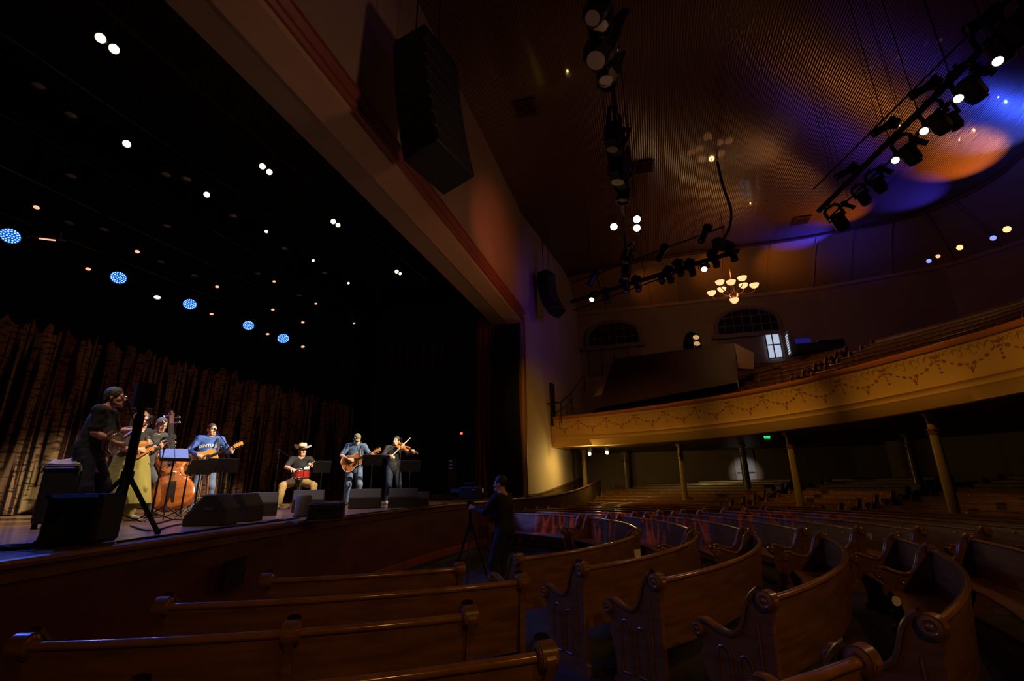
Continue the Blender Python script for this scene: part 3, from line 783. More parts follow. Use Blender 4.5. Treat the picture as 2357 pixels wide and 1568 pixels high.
for k in range(18):
    r = [4.98, 5.86, 6.68, 7.56, 8.42][k] if k < 5 else 8.42 + .845 * (k - 4)
    z = fz(r)
    w = math.degrees(.5 / r)                                   # half aisle
    c0 = -12.5 + w * .2 if k > 3 else [-16, -14.5, -13.5, -13][k]
    split = 27 if k < 9 else 34
    if k == 0: c0 = -17
    if k < 9:
        make_pew(r, c0 + .8, 24.5, z, row_label('middle block past the bend', k), 'pews of the middle block', plates=5 if k > 3 else 0)
        make_pew(r, 28.5, 62 - max(0, k - 4) * 1.0, z, row_label('far block by the stage end', k), 'pews of the far block')
    else:
        amax = 66 - (k - 9) * .3
        make_pew(r, -14, 18.5, z, row_label('raked right block', k - 9).replace('from the stage', 'of the rake'), 'raked pews under the balcony', plates=5)
        make_pew(r, 22.5, 34.5, z, row_label('narrow block between stepped aisles', k - 9).replace('from the stage', 'of the rake'), 'raked pews under the balcony', plates=5)
        make_pew(r, 38, min(amax, math.degrees(math.atan2(1, 1)) + 18), z, row_label('raked far left block', k - 9).replace('from the stage', 'of the rake'), 'raked pews under the balcony', plates=5)
# balcony pews
for k in range(7):
    r = 13.9 + .85 * k; z = bz(r)
    for a0, a1, nm in ((-22, 2, 'on the right'), (5, 26, 'in the middle'), (29, 47, 'at the left')):
        t = make_pew(r, a0, a1, z - .02, 'curved oak balcony pew, %s row up from the balcony front, block %s' % (ORD[k], nm), 'pews on the balcony', ends=(1, 1))
# raised step treads under the balcony rows are part of the rake

# small things left about the pews
t = thing('programme_sheet', 'small white sheet standing on a pew rail in the middle of the near rows', 'paper', onz(1468, 1281, -.80))
b = MB(); b.box((0, 0, .03), (.075, .004, .085), Matrix.Rotation(.3, 3, 'Z')); b.build('sheet', M['paper'], t)
P = onz(2063, 1384, -.95)
t = thing('paper_fan', 'pale round paper disc standing in the pew behind the large scrolled end', 'fan', P)
b = MB(); b.cone((0, -.004, 0), (0, .004, 0), .036, n=24); b.build('disc', M['paper'], t)
P = onz(2003, 1216 + 26, -1.0)
t = thing('paper_cup', 'small yellowish paper cup left on a pew seat in the middle block', 'cup', P)
b = MB(); b.lathe([(.03, 0), (.04, .09), (.037, .09), (.028, .004)], n=16); b.build('body', M['bind'], t)

# ------------------------------------------------------------------ balcony columns
def column(P, z0, z1, rad_, label, group=None):
    t = thing('column', label, 'column', (P.x, P.y, z0), 0, group); h = z1 - z0
    b = MB(); b.lathe([(rad_ * 1.35, 0), (rad_ * 1.35, .12), (rad_ * 1.1, .16), (rad_, .2), (rad_ * .96, h * .5), (rad_ * .88, h - .5)], n=24); b.build('shaft', M['column'], t)
    b = MB(); b.lathe([(rad_ * .88, h - .5), (rad_ * 1.15, h - .49), (rad_ * 1.2, h - .47), (rad_ * .9, h - .45), (rad_ * .9, h - .42), (rad_ * 1.25, h - .40), (rad_ * 1.25, h - .38), (rad_ * .85, h - .36)], n=24); b.build('collar', M['bronze'], t)
    b = MB(); b.lathe([(rad_ * .82, h - .36), (rad_ * .78, h - .12), (rad_ * 1.2, h - .06), (rad_ * 1.3, h)], n=24); b.build('neck', M['column'], t)
    return t
for (px, py), lab in (((2137, 952), 'large round balcony column nearest the camera'), ((1813, 997), 'round balcony column right of the green exit sign'),
                      ((1563, 1023), 'round balcony column left of the white door'), ((1343, 1036), 'slim balcony column beside the two bright lamps')):
    P = onz(px, py, ZB); column(P, fz(math.hypot(P.x - CX, P.y - CY)), ZB, .112, lab)
for (px, py), lab, rd in (((2078, 968), 'plain column in the second line behind the nearest one', .15), ((1436, 1030), 'thin column in the second line beneath the far balcony', .14), ((1712, 1004), 'broad olive column standing before the white door', .15)):
    d = ray(px, py + 8); s = 1.5 * 1.25 / d[2] if False else 1; P = onz(px - (9 if px == 1712 else 0), py, ZB); v = Vector((P.x - CX, P.y - CY, 0)); q = P * (1.33)
    # on the same sight line but further back
    fq = {1712: 1.25, 1436: 1.15}.get(px, 1.33); q = Vector((P.x * fq, P.y * fq, 0))
    column(q, fz(math.hypot(q.x - CX, q.y - CY)), ZB, rd, lab)
# door and exit sign under the balcony
def on_side(x, y, off=.0):
    a = wpoly[0]; d = (wpoly[1] - a).normalized(); n = Vector((-d.y, d.x, 0)); return onpl(x, y, a - n * off, n)
SD = (wpoly[1] - wpoly[0]).normalized(); SN = Vector((SD.y, -SD.x, 0)); SROT = math.atan2(SD.y, SD.x)    # SN points into the hall
def wall_obj(px, py, off): return on_side(px, py) + SN * off
P = on_side(1707, 1028); Pb = on_side(1715, 1112)
t = thing('double_door', 'white double door with dark push bars under the balcony', 'door', (P.x, P.y, Pb.z - .3), SROT); hh = min(P.z, ZB - .03) - Pb.z + .3
for s in (-1, 1):
    b = MB(); b.box((s * .235, -.05, hh / 2), (.45, .05, hh), bev=.01); [b.box((s * .235, -.08, hh * q), (.30, .015, hh * .3), bev=.005) for q in (.25, .75)]
    leaf = b.build('door_leaf', M['door'], t)
    b = MB(); b.box((s * .235, -.13, hh * .42), (.34, .05, .07)); b.cone((s * .12, -.08, hh * .42), (s * .12, -.13, hh * .42), .03); b.cone((s * .36, -.08, hh * .42), (s * .36, -.13, hh * .42), .03); b.build('push_bar', M['metal'], leaf)
spot('door_fill', (9.6, 18.0, 1.2), (P.x, P.y, Pb.z + .45), 420, (1, .9, .85), 15, 1, .04)  # added spot without a fitting, only brightens the white door
P = on_side(1766, 1007)
t = thing('exit_sign', 'small glowing green EXIT sign hanging under the balcony', 'sign', P + SN * 3.0, SROT)
t.location = P * (1.32 / P.z); t.scale = (.35,) * 3
b = MB(); b.box((0, .02, 0), (.50, .03, .34), bev=.01); b.build('housing', M['exitbox'], t)
def text(txt, size, m, parent, mtx, name='lettering', depth=.004, bold=0):
    c = bpy.data.curves.new('txt', 'FONT'); c.body = txt; c.size = size; c.align_x = 'CENTER'; c.align_y = 'CENTER'; c.extrude = depth; c.offset = bold
    o = bpy.data.objects.new('txt', c); COL.objects.link(o)
    dg = bpy.context.evaluated_depsgraph_get(); me = bpy.data.meshes.new_from_object(o.evaluated_get(dg)); bpy.data.objects.remove(o)
    me.transform(mtx); me.materials.clear(); me.materials.append(m); r = bpy.data.objects.new(name, me); COL.objects.link(r); r.parent = parent; return r
text('EXIT', .27, M['exit'], t, Matrix.Rotation(PI / 2, 4, 'X') @ Matrix.Translation((0, .02, .01)), bold=.008)
b = MB(); b.box((0, -.01, -.15), (.46, .02, .025)); b.build('light_bar', M['exit'], t)

# arched windows on the far wall
def arch_window(n_, xl, xr, ybot, ytop, cols_):
    a = on_side(xl, ybot); c = on_side(xr, ybot); top = on_side((xl + xr) / 2, ytop).z; z0 = (a.z + c.z) / 2; w = (c - a).length
    mid = (a + c) / 2; root = thing('window_%d' % n_, None, None, Vector((mid.x, mid.y, z0)) + SN * .02, SROT); root['kind'] = 'structure'
    H = top - z0; h0 = H * .38
    def ztop(u): return h0 + (H - h0) * math.sqrt(max(0, 1 - (2 * u / w) ** 2))
    arch = [(-w / 2 + w * k / 24, ztop(-w / 2 + w * k / 24)) for k in range(25)]
    b = MB(); XZ = Matrix(((1, 0, 0, 0), (0, 0, 1, 0), (0, 1, 0, 0), (0, 0, 0, 1)))
    b.prism([(-w / 2, 0)] + arch + [(w / 2, 0)], -.02, .02, XZ); b.build('pane', M['window'], root)
    b = MB(); b.tube([Vector((-w / 2, -.05, 0))] + [Vector((u, -.05, z)) for u, z in arch] + [Vector((w / 2, -.05, 0))], .11, n=8); b.box((0, -.08, -.08), (w + .5, .2, .22)); b.build('window_frame', M['wframe'], root)
    b = MB()
    for k in range(1, cols_): u = -w / 2 + w * k / cols_; b.box((u, -.04, ztop(u) / 2), (.035, .04, ztop(u)))
    for z in (H * .33, H * .68):
        ww = w * math.sqrt(max(0, 1 - (max(0, z - h0) / (H - h0)) ** 2)); b.box((0, -.04, z), (ww, .04, .035))
    b.build('glazing_bars', M['wframe'], root)
    b = MB()                                   # panelled shutters below
    for k in range(4): b.box((-w / 2 + w * (k + .5) / 4, -.03, -.95), (w / 4 - .06, .04, 1.45), bev=.01)
    b.build('shutter', M['wframe'], root); return root
arch_window(1, 1352, 1474, 796, 741, 7)
arch_window(2, 1650, 1799, 768, 709, 7)
arch_window(3, 1990, 2110, 742, 690, 6) if False else None
# open balcony door letting in white light
P = on_side(1774, 772); Q = on_side(1784, 818)
t = thing('door_1', None, None, Vector((P.x, P.y, Q.z - .2)) + SN * .22, SROT); t['kind'] = 'structure'; hh = P.z - Q.z + .2
b = MB(); b.box((0, .02, hh / 2), (.62, .02, hh)); b.build('lit_glass', M['day'], t)
b = MB(); [b.box((x, -.02, hh / 2), (.05, .06, hh)) for x in (-.33, .33, -.02 + .0)]; [b.box((0, -.02, z), (.66, .06, .05)) for z in (0, hh * .55, hh)]; b.build('door_frame', M['wframe'], t)
b = MB(); b.box((.62, -.25, hh / 2), (.05, .5, hh)); b.box((.62, -.25, hh / 2), (.06, .4, hh * .8)); b.build('open_leaf', M['door'], t)
b = MB(); [b.box((.585, -.25, hh * (.12 + .1 * k)), (.01, .36, hh * .06)) for k in range(8)]; b.build('louvres', M['day'], t)

# ------------------------------------------------------------------ lamp builders
def rot_to(d):
    return Vector(d).to_track_quat('-Z', 'Y').to_matrix()
_protos = {}
def par_can(P, target, label, lens, group, size=1.0, kind='par_can', rod=None, cat='stage light'):
    """short round lamp: local -Z is the way it shines"""
    key = (kind, lens)
    t = thing(kind, label, cat, P, 0, group); t.rotation_euler = rot_to(Vector(target) - P).to_euler(); t.scale = (size,) * 3
    if rod is not None:
        mi = (Matrix.Translation(P) @ rot_to(Vector(target) - P).to_4x4() @ Matrix.Scale(size, 4)).inverted(); a = P + rot_to(Vector(target) - P) @ Vector((0, 0, .45 * size))
        b = MB(); b.cone(mi @ a, mi @ Vector((a.x, a.y, rod)), .008 / size, n=6); b.build('hanging_rod', M['metal'], t)
    if key in _protos:
        for o in _protos[key]:
            c = inst(o, t)
            for ch in o.children: inst(ch, c)
        return t
    parts = []
    if kind == 'par_can':
        b = MB(); b.lathe([(.05, .30), (.09, .26), (.105, .2), (.105, 0), (.115, -.01), (.115, -.03), (.1, -.03), (.1, .02)], n=20, caps=False); b.lathe([(.001, .30), (.05, .30)], n=20, caps=False); h = b.build('housing', M['metal'], t)
        b = MB(); b.lathe([(.001, -.005), (.06, -.002), (.098, .01)], n=20, caps=False); l = b.build('lens', M[lens], t)
    elif kind == 'ellipsoidal_spot':
        b = MB(); b.lathe([(.001, .58), (.07, .57), (.11, .48), (.12, .36), (.085, .30), (.085, .05), (.10, .04), (.10, -.02), (.088, -.02), (.085, .02)], n=18, caps=False)
        [b.box((0, 0, z), (.25, .25, .012)) for z in (.42, .46, .50)]; h = b.build('housing', M['metal'], t)
        b = MB(); b.lathe([(.001, .0), (.05, .004), (.085, .015)], n=18, caps=False); l = b.build('lens', M[lens], t)
    elif kind == 'moving_head':
        b = MB(); b.box((0, 0, .02), (.26, .22, .40), bev=.05); b.box((0, 0, -.19), (.20, .18, .04), bev=.02); [b.box((0, .112, -.06 + .05 * k), (.2, .012, .02)) for k in range(5)]; h = b.build('housing', M['metal'], t)
        b = MB(); b.cone((0, 0, -.205), (0, 0, -.215), .08, n=20); l = b.build('lens', M[lens], t)
    parts = [h, l]
    b = MB(); w = .15 if kind != 'moving_head' else .18
    b.tube([Vector((-w, 0, .1)), Vector((-w, 0, .36)), Vector((-w * .6, 0, .42)), Vector((w * .6, 0, .42)), Vector((w, 0, .36)), Vector((w, 0, .1))], .016 if kind != 'moving_head' else .035, n=6)
    b.cone((0, 0, .42), (0, 0, .5), .03); parts.append(b.build('yoke', M['metal'], t))
    _protos[key] = parts
    return t
def batten(name, label, p, q, r_=.03, lattice=0, group=None, cat='lighting bar'):
    t = thing(name, label, cat, (p + q) / 2, 0, group); b = MB(); b.cone(p, q, r_, n=10); b.build('pipe', M['metal'], t, world=True)
    if lattice:
        b = MB(); b.cone(p + Vector((0, 0, lattice)), q + Vector((0, 0, lattice)), r_ * .8, n=8); n = int((q - p).length / .5)
        for k in range(n):
            a = p.lerp(q, k / n); c = p.lerp(q, (k + .5) / n); e = p.lerp(q, (k + 1) / n); u = Vector((0, 0, lattice)); b.cone(a, c + u, .012, n=6); b.cone(c + u, e, .012, n=6)
        b.build('lattice', M['metal'], t, world=True)
    for s in (.15, .5, .85): b = MB(); a = p.lerp(q, s); b.cone(a, Vector((a.x, a.y, CEIL if name != 'stage_batten' else 9.8)), .005, n=6); b.build('hanging_cable', M['metal'], t, world=True)
    return t
# lamps over the stage, row by row
rowz = {1: 5.6, 2: 5.6, 3: 5.3, 4: 4.9, 5: 4.4}
stage = [(232, 88, 1, 'lampw', 1.3), (263, 113, 1, 'lampw', 1.3), (604, 383, 1, 'lampw', 1.15), (620, 396, 1, 'lampw', 1.15), (767, 510, 1, 'lampw', 1.2), (778, 518, 1, 'lampw', 1.1), (913, 625, 1, 'lampw', 1.2), (921, 630, 1, 'lampw', .9),
         (292, 331, 2, 'lampp', 1.3), (476, 448, 2, 'lampp', 1.2), (613, 533, 2, 'lampg', .8), (721, 600, 2, 'lampp', .8), (802, 652, 2, 'lampp', .75),
         (631, 648, 3, 'lampo', .9), (727, 699, 3, 'lampo', .9), (815, 744, 3, 'lampo', .9),
         (84, 477, 4, 'lampo', 1.0), (316, 579, 4, 'lampo', 1.0), (500, 660, 4, 'lampo', 1.0), (628, 713, 4, 'lampo', 1.0), (697, 742, 4, 'lampo', 1.1),
         (203, 619, 5, 'lampo', 1.0), (362, 684, 5, 'lampg', 1.5), (487, 723, 5, 'lampo', 1.0), (616, 769, 5, 'lampo', 1.1), (697, 798, 5, 'lampo', 1.3)]
cn = {'lampw': 'glowing warm white', 'lampp': 'glowing pinkish white', 'lampo': 'dim amber', 'lampg': 'pale green tinted'}
place = {}
for x, y, row, lens, s in stage:
    P = onz(x, y, rowz[row]); key = (row, lens); place[key] = place.get(key, 0) + 1
    tgt = (P.x + 2.2, P.y - 3.2, P.z - 3.2) if row < 3 else (P.x + 1.6, P.y - 1.8, P.z - 4)
    par_can(P, tgt, '%s stage lamp, %s from the left in %s line behind the beam' % (cn[lens], ORD[place[key] - 1], ORD[row - 1]), lens, 'lamps over the stage', s * .46, rod=9.8)
unlit = [(165, 265, 2), (90, 198, 2), (165, 405, 3), (383, 402, 2), (430, 412, 2), (537, 497, 2), (160, 512, 4), (240, 528, 4), (385, 520, 3), (655, 572, 2), (748, 628, 2), (370, 602, 4), (448, 634, 4), (595, 630, 3), (690, 680, 3)]
for k, (x, y, row) in enumerate(unlit):
    P = onz(x, y, rowz[row]); par_can(P, (P.x + .4, P.y - .6, P.z - 4), 'unlit round stage lamp, %s of the dark ones from the left above the band' % ORD[k], 'dull', 'unlit lamps over the stage', .8, rod=9.8)
for row in (1, 2, 3, 4, 5):
    pts = [onz(x, y, rowz[row]) for x, y, r_, *_ in stage if r_ == row]; pts.sort(key=lambda p: p.y); a = pts[0] + Vector((0, 0, .45)); q = pts[-1] + Vector((0, 0, .45)); d = (q - a).normalized()
    batten('stage_batten', 'black lighting pipe above the stage, %s one behind the beam' % ORD[row - 1], a - d * 2, q + d * 1.5, .025, group='pipes over the stage')
# blue led washes: round plate with 37 small leds
LEDP = []
for k, (x, y) in enumerate([(24, 543), (273, 639), (437, 700), (572, 749), (652, 779)]):
    P = onz(x, y, rowz[5]); t = thing('led_wash_light', 'round bright blue LED lamp, %s of the five in line from the left' % ORD[k], 'stage light', P, 0, 'blue led lamps over the stage')
    t.rotation_euler = rot_to(Vector((P.x + 2.0, P.y - 3.0, P.z - 3.6)) - P).to_euler(); t.scale = (1.18 if k < 4 else 1.35,) * 3
    if not LEDP:
        b = MB(); b.lathe([(.001, .2), (.1, .19), (.13, .1), (.135, -.01), (.125, -.02), (.12, 0)], n=28, caps=False); h = b.build('housing', M['metal'], t)
        b = MB(); b.lathe([(.001, 0), (.12, 0)], n=28, caps=False); pl = b.build('led_plate', M['ledbase'], t)
        b = MB(); spots = [(0, 0)] + [(.038 * math.cos(q), .038 * math.sin(q)) for q in [i * PI / 3 for i in range(6)]] + [(.074 * math.cos(q), .074 * math.sin(q)) for q in [i * PI / 6 + .2 for i in range(12)]] + [(.105 * math.cos(q), .105 * math.sin(q)) for q in [i * PI / 9 for i in range(18)]]
        for u, v in spots: b.lathe([(.0125, -.002), (.009, -.008), (.001, -.01)], (u, v, 0), n=8)
        ld = b.build('led_cluster', M['ledb'], t); b = MB(); b.tube([Vector((-.16, 0, .05)), Vector((-.16, 0, .3)), Vector((.16, 0, .3)), Vector((.16, 0, .05))], .012, n=6); LEDP = [h, pl, ld, b.build('yoke', M['metal'], t)]
    else: [inst(o, t) for o in LEDP]
# a rectangular unlit flood
P = onz(112, 548, 4.6); t = thing('flood_light', 'unlit rectangular flood lamp next to the leftmost blue LED lamp', 'stage light', P); t.rotation_euler = (R(20), 0, R(20))
b = MB(); b.box((0, 0, .08), (.5, .26, .16), bev=.02); b.build('housing', M['metal'], t); b = MB(); b.box((0, 0, -.01), (.44, .2, .02)); b.build('lens', M['dull'], t); b = MB(); b.cone((-.14, 0, -.025), (.1, 0, -.025), .018); b.build('tube', M['lampo'], t)

# centre truss running parallel to the stage
TZ = 6.2
a = onz(1383, -160, TZ); q = onz(1447, 660, TZ); batten('lighting_truss', 'dark lighting truss running down the middle of the ceiling', a, q, .035, .28)
cen_fix = [(1375, 20, 'moving_head', 'dull', 1.5), (1382, 60, 'par_can', 'dull', 1.9), (1385, 110, 'moving_head', 'dull', 2.0), (1398, 150, 'moving_head', 'dull', 1.5), (1397, 185, 'par_can', 'dull', 1.8), (1412, 315, 'moving_head', 'dull', 1.5),
           (1418, 350, 'par_can', 'dull', 1.8), (1424, 385, 'moving_head', 'dull', 1.9), (1430, 428, 'par_can', 'dull', 1.7), (1434, 462, 'par_can', 'dull', 1.7), (1442, 590, 'moving_head', 'dull', 1.3), (1441, 625, 'moving_head', 'dull', 1.3)]
for k, (x, y, kd, ln, s) in enumerate(cen_fix):
    P = onz(x, y, TZ - .3); par_can(P, (P.x - .5, P.y + .4, P.z - 4) if k % 2 else (P.x - 1.5, P.y - 1.0, P.z - 4), 'unlit black lamp, %s from the near end of the middle ceiling truss' % ORD[k], ln, 'lamps on the middle truss', s * .8, kd)
P = onz(1418, 103, TZ - .3); par_can(P, (P.x + 2.4, P.y - 1.2, P.z - .6), 'lit spotlight pointing right from the near part of the middle truss', 'lampw', None, .9)
for (x, y), nm, s in (((1413, 522), 'left', .86), ((1466, 505), 'upper right', .86), ((1466, 525), 'lower right', .86)):
    P = onz(x, y, TZ - .2); par_can(P, (P.x * .1, P.y * .1, 0), 'bright round white spotlight, %s of the three glowing together' % nm, 'lamph', None, s, rod=CEIL)
# right truss
a, q = onz(1885, 485, 7.5), onz(2440, -62, 7.5); batten('lighting_truss', 'heavy black lighting truss crossing the ceiling at the upper right', a, q, .07, 0)
a2, q2 = onz(1872, 436, 7.9), onz(2260, 50, 7.9); batten('lighting_bar', 'thin black pipe above the heavy truss at the upper right', a2, q2, .022)
a3, q3 = onz(1905, 505, 7.1), onz(2440, 0, 7.1); batten('lighting_bar', 'thin black pipe below the heavy truss at the upper right', a3, q3, .022)
rt = [(1920, 500, 'moving_head', 'dull', 2.1, 0), (1952, 466, 'ellipsoidal_spot', 'dull', 1.0, 1), (1975, 445, 'moving_head', 'dull', 1.5, 0), (2010, 415, 'moving_head', 'dull', 1.6, 0), (2040, 385, 'ellipsoidal_spot', 'lampg', 1.0, 1), (2082, 345, 'moving_head', 'dull', 1.9, 0),
      (2120, 318, 'ellipsoidal_spot', 'lampg', 1.0, 1), (2150, 272, 'moving_head', 'dull', 1.9, 0), (2180, 268, 'moving_head', 'dull', 1.5, 0), (2225, 195, 'moving_head', 'dull', 2.0, 0), (2275, 155, 'ellipsoidal_spot', 'dull', 1.1, 1), (2290, 100, 'moving_head', 'dull', 2.0, 0), (2330, 60, 'moving_head', 'dull', 2.0, 0)]
for k, (x, y, kd, ln, s, side) in enumerate(rt):
    P = onz(x + 14, y + 12, 7.0); par_can(P, (P.x + 2, P.y + .5, P.z - 4) if side == 0 else (P.x + 3, P.y - 1.5, P.z - 3), '%s, %s from the far end of the upper right truss' % ('boxy black moving head lamp' if kd == 'moving_head' else 'long black profile lamp', ORD[k]), ln, 'lamps on the right truss', s * .6, kd)
for k, (x, y) in enumerate([(2061, 369), (2127, 302), (2206, 227), (2297, 141)]):
    P = onz(x, y, 6.25); par_can(P, (P.x * .3, P.y * .3, 0), 'lit round white lamp, %s of four from the far end, right truss' % ORD[k], 'lampg2', 'lit lamps on the right truss', .7, 'par_can', rod=CEIL)
for k, (x, y) in enumerate([(1925, 408), (2010, 308), (2100, 220), (2225, 68)]):
    P = onz(x, y, 7.7); par_can(P, (P.x - 3, P.y + 1.5, P.z - 1.2), 'black profile lamp with shiny rim, %s from the far end of the thin upper pipe' % ORD[k], 'dull', 'lamps on the thin upper pipe', .95, 'ellipsoidal_spot')
# far left truss before the chandelier
a, q = onz(1315, 695, 7.4), onz(1700, 577, 7.4); batten('lighting_truss', 'thick dark truss slanting across towards the chandelier', a, q, .08)
a, q = onz(1315, 652, 7.6), onz(1668, 521, 7.6); batten('lighting_bar', 'thin upper pipe above the slanting truss near the chandelier', a, q, .025)
a, q = onz(1320, 715, 7.0), onz(1703, 574, 7.0); batten('lighting_bar', 'thin lower pipe under the slanting truss near the chandelier', a, q, .025)
ft = [(1362, 690, 1), (1400, 695, 0), (1442, 672, 0), (1470, 668, 0), (1524, 648, 1), (1545, 648, 0), (1568, 632, 0), (1595, 632, 0), (1621, 620, 1), (1650, 612, 0), (1691, 598, 0)]
for k, (x, y, kd) in enumerate(ft):
    P = onz(x, y, 6.9); par_can(P, (P.x + .3, P.y - .8, P.z - 4) if not kd else (P.x - 1.5, P.y - 3.0, P.z - 3), 'black profile lamp, %s from the left under the slanting truss' % ORD[k], 'lampg' if k in (0, 8) else 'dull', 'lamps on the slanting truss', 1.15, 'ellipsoidal_spot')
for k, (x, y) in enumerate([(1357, 655), (1437, 622), (1515, 598), (1613, 556)]):
    P = onz(x, y, 7.3); par_can(P, (P.x - 2, P.y + .5, P.z - 3.5), 'black profile lamp, %s from the left on the pipe near the chandelier' % ORD[k], 'dull', 'lamps on the thin upper far pipe', 1.1, 'ellipsoidal_spot')
P = onz(1664, 564, 7.5); t = thing('junction_box', 'black cable box on the end of the slanting truss', 'box', P, .5)
b = MB(); b.box((0, 0, 0), (.75, .3, .3), bev=.02); b.build('box', M['metal'], t)
b = MB(); cb = spline([onz(1662, 555, 7.7), onz(1680, 520, 8.3), onz(1682, 480, 9.2), onz(1665, 430, 10.3), onz(1651, 372, CEIL - .06)], 5); b.tube(cb, .045, n=6)
t = thing('cable_loom', 'thick black cable drooping from the ceiling to the slanting truss', 'cable', cb[0]); b.build('cable', M['metal'], t, world=True)

# chandelier
P = onz(1688, 677, 7.5)
t = thing('chandelier', 'dark chandelier with eight glowing bowl shades hanging beyond the slanting truss', 'chandelier', P)
b = MB(); b.lathe([(.02, .7), (.05, .6), (.09, .45), (.05, .35), (.07, .1), (.13, 0), (.1, -.14), (.03, -.22)], n=16); b.cone((0, 0, .6), (0, 0, CEIL - P.z), .018); b.build('stem', M['bronze'], t)
for k in range(8):
    a = k * PI / 4 + .3; rr2 = .82 if k % 2 else .6; zz = .10 if k % 2 else .34; c = Vector((rr2 * math.cos(a), rr2 * math.sin(a), zz))
    b = MB(); b.tube(spline([Vector((0, 0, .0)), c * .45 + Vector((0, 0, -.12)), Vector((c.x * .9, c.y * .9, zz - .16)), c + Vector((0, 0, -.03))], 4), .018, n=6); arm = b.build('arm', M['bronze'], t)
    b = MB(); b.lathe([(.03, 0), (.11, .03), (.16, .09), (.185, .17), (.175, .17), (.15, .1), (.02, .02)], c, n=18, caps=False); b.build('bowl_shade', M['bowl'], arm)
b = MB(); b.lathe([(.001, -.42), (.08, -.40), (.15, -.33), (.18, -.22), (.17, -.22)], n=18, caps=False); b.build('bottom_shade', M['bowl'], t)
b = MB(); b.ell((0, 0, -.36), (.04, .04, .035)); b.build('bulb', M['bulb'], t)
point('chandelier_light', P + Vector((0, 0, .9)), 55, (1, .5, .2), .12)

# lamps on the far right wall and on the balcony
for k, ((x, y), ln, s) in enumerate([((2138, 601), 'lampb', .9), ((2159, 590), 'lampo', .8), ((2209, 570), 'lampa', 1.1), ((2286, 548), 'lampb', 1.0), ((2318, 528), 'lampa', 1.25)]):
    d = ray(x, y); P = Vector(d / math.hypot(d[0], d[1]) * 20.5); par_can(P, (P.x * .3 - 2, P.y * .3, P.z * .3), '%s lamp, %s of the five from the left high on the right' % ({'lampb': 'small blue', 'lampo': 'small dim orange', 'lampa': 'round amber white'}[ln], ORD[k]), ln, 'lamps high on the right', s * .8)
P = ony(1592, 785, 22.5); t = thing('follow_spot', 'dark hooded lamp cluster with two warm lenses standing on the far balcony', 'stage light', P)
b = MB(); b.lathe([(.45, -.5), (.4, 0), (.25, .35), (.05, .5)], n=16); b.build('hood', M['metal'], t)
for dz in (.04, -.28):
    b = MB(); b.ell((.05, -.48, dz), (.16, .05, .11)); b.build('lens', mat('warm_dim_lens', (.8, .5, .2), .3, emis=(1, .6, .25), estr=.5), t)
for (x, y), nm in (((1357, 1045), 'left'), ((1397, 1042), 'right')):
    P = ony(x, y, 20.6); t = thing('ceiling_lamp', 'small bright lamp under the far balcony, %s one of the pair' % nm, 'lamp', P)
    b = MB(); b.ell((0, 0, 0), (.07, .07, .08)); b.build('bulb', M['lamph'], t); b = MB(); b.lathe([(.05, .06), (.09, .1), (.09, max(.12, ZB - P.z))], n=12); b.build('fitting', M['metal'], t)
    point('under_balcony_lamp', P - Vector((0, .2, .05)), 26, (1, .66, .16), .05); spot('under_balcony_spot', P + Vector((.1, 0, -.12)), sp(3.0, 0, .2), 120, (1, .66, .16), 110, 1, .05)
# mixing desk glow on the balcony
P = ony(1880, 790, 20.2); t = thing('mixing_desk', 'mixing desk with blue lit panels on the far balcony', 'desk', P, SROT)
b = MB(); b.box((0, 0, -.25), (1.9, .8, .4), bev=.03); b.build('console', M['case'], t)
b = MB(); b.box((-.55, -.1, .1), (.6, .05, .3), Matrix.Rotation(-.4, 3, 'X')); b.build('screen', mat('blue_screen', (.05, .06, .3), .3, emis=(.05, .04, .9), estr=.12), t)
b = MB(); b.box((.4, -.3, -.02), (1.0, .5, .04)); b.build('control_surface', mat('violet_surface', (.25, .16, .4), .4), t)
# stair enclosure on the far balcony
def bb(px, py, Y): return ony(px, py, Y)
t = thing('stair_enclosure', 'dark red panelled stair enclosure with a sloping pale cheek on the far balcony', 'wall', bb(1500, 870, 20))
pl = [bb(1412, 826, 21.5), bb(1690, 790, 19.5), bb(1700, 880, 18.0), bb(1375, 940, 20.0)]
b = MB(); bk = [p + Vector((.25, 1.0, 0)) for p in pl]; b.add(pl + bk, [(0, 1, 2, 3), (4, 5, 6, 7), (0, 1, 5, 4), (1, 2, 6, 5), (3, 0, 4, 7)]); b.build('panel', M['bfloor'], t, world=True, smooth=0)
pl = [bb(1412, 826, 21.45), bb(1413, 900, 20.6), bb(1372, 912, 20.9), bb(1390, 870, 21.2)]
b = MB(); bk = [p + Vector((-.1, .3, 0)) for p in pl]; b.add(pl + bk, [(0, 1, 2, 3), (4, 5, 6, 7), (0, 1, 5, 4), (1, 2, 6, 5), (2, 3, 7, 6)]); b.build('cheek', M['wallback'], t, world=True, smooth=0)
pl = [bb(1690, 790, 19.45), bb(1735, 812, 20.2), bb(1735, 850, 19.3), bb(1700, 848, 18.6)]
b = MB(); bk = [p + Vector((.1, .3, 0)) for p in pl]; b.add(pl + bk, [(0, 1, 2, 3), (4, 5, 6, 7), (0, 1, 5, 4), (1, 2, 6, 5)]); b.build('cheek', M['wallback'], t, world=True, smooth=0)
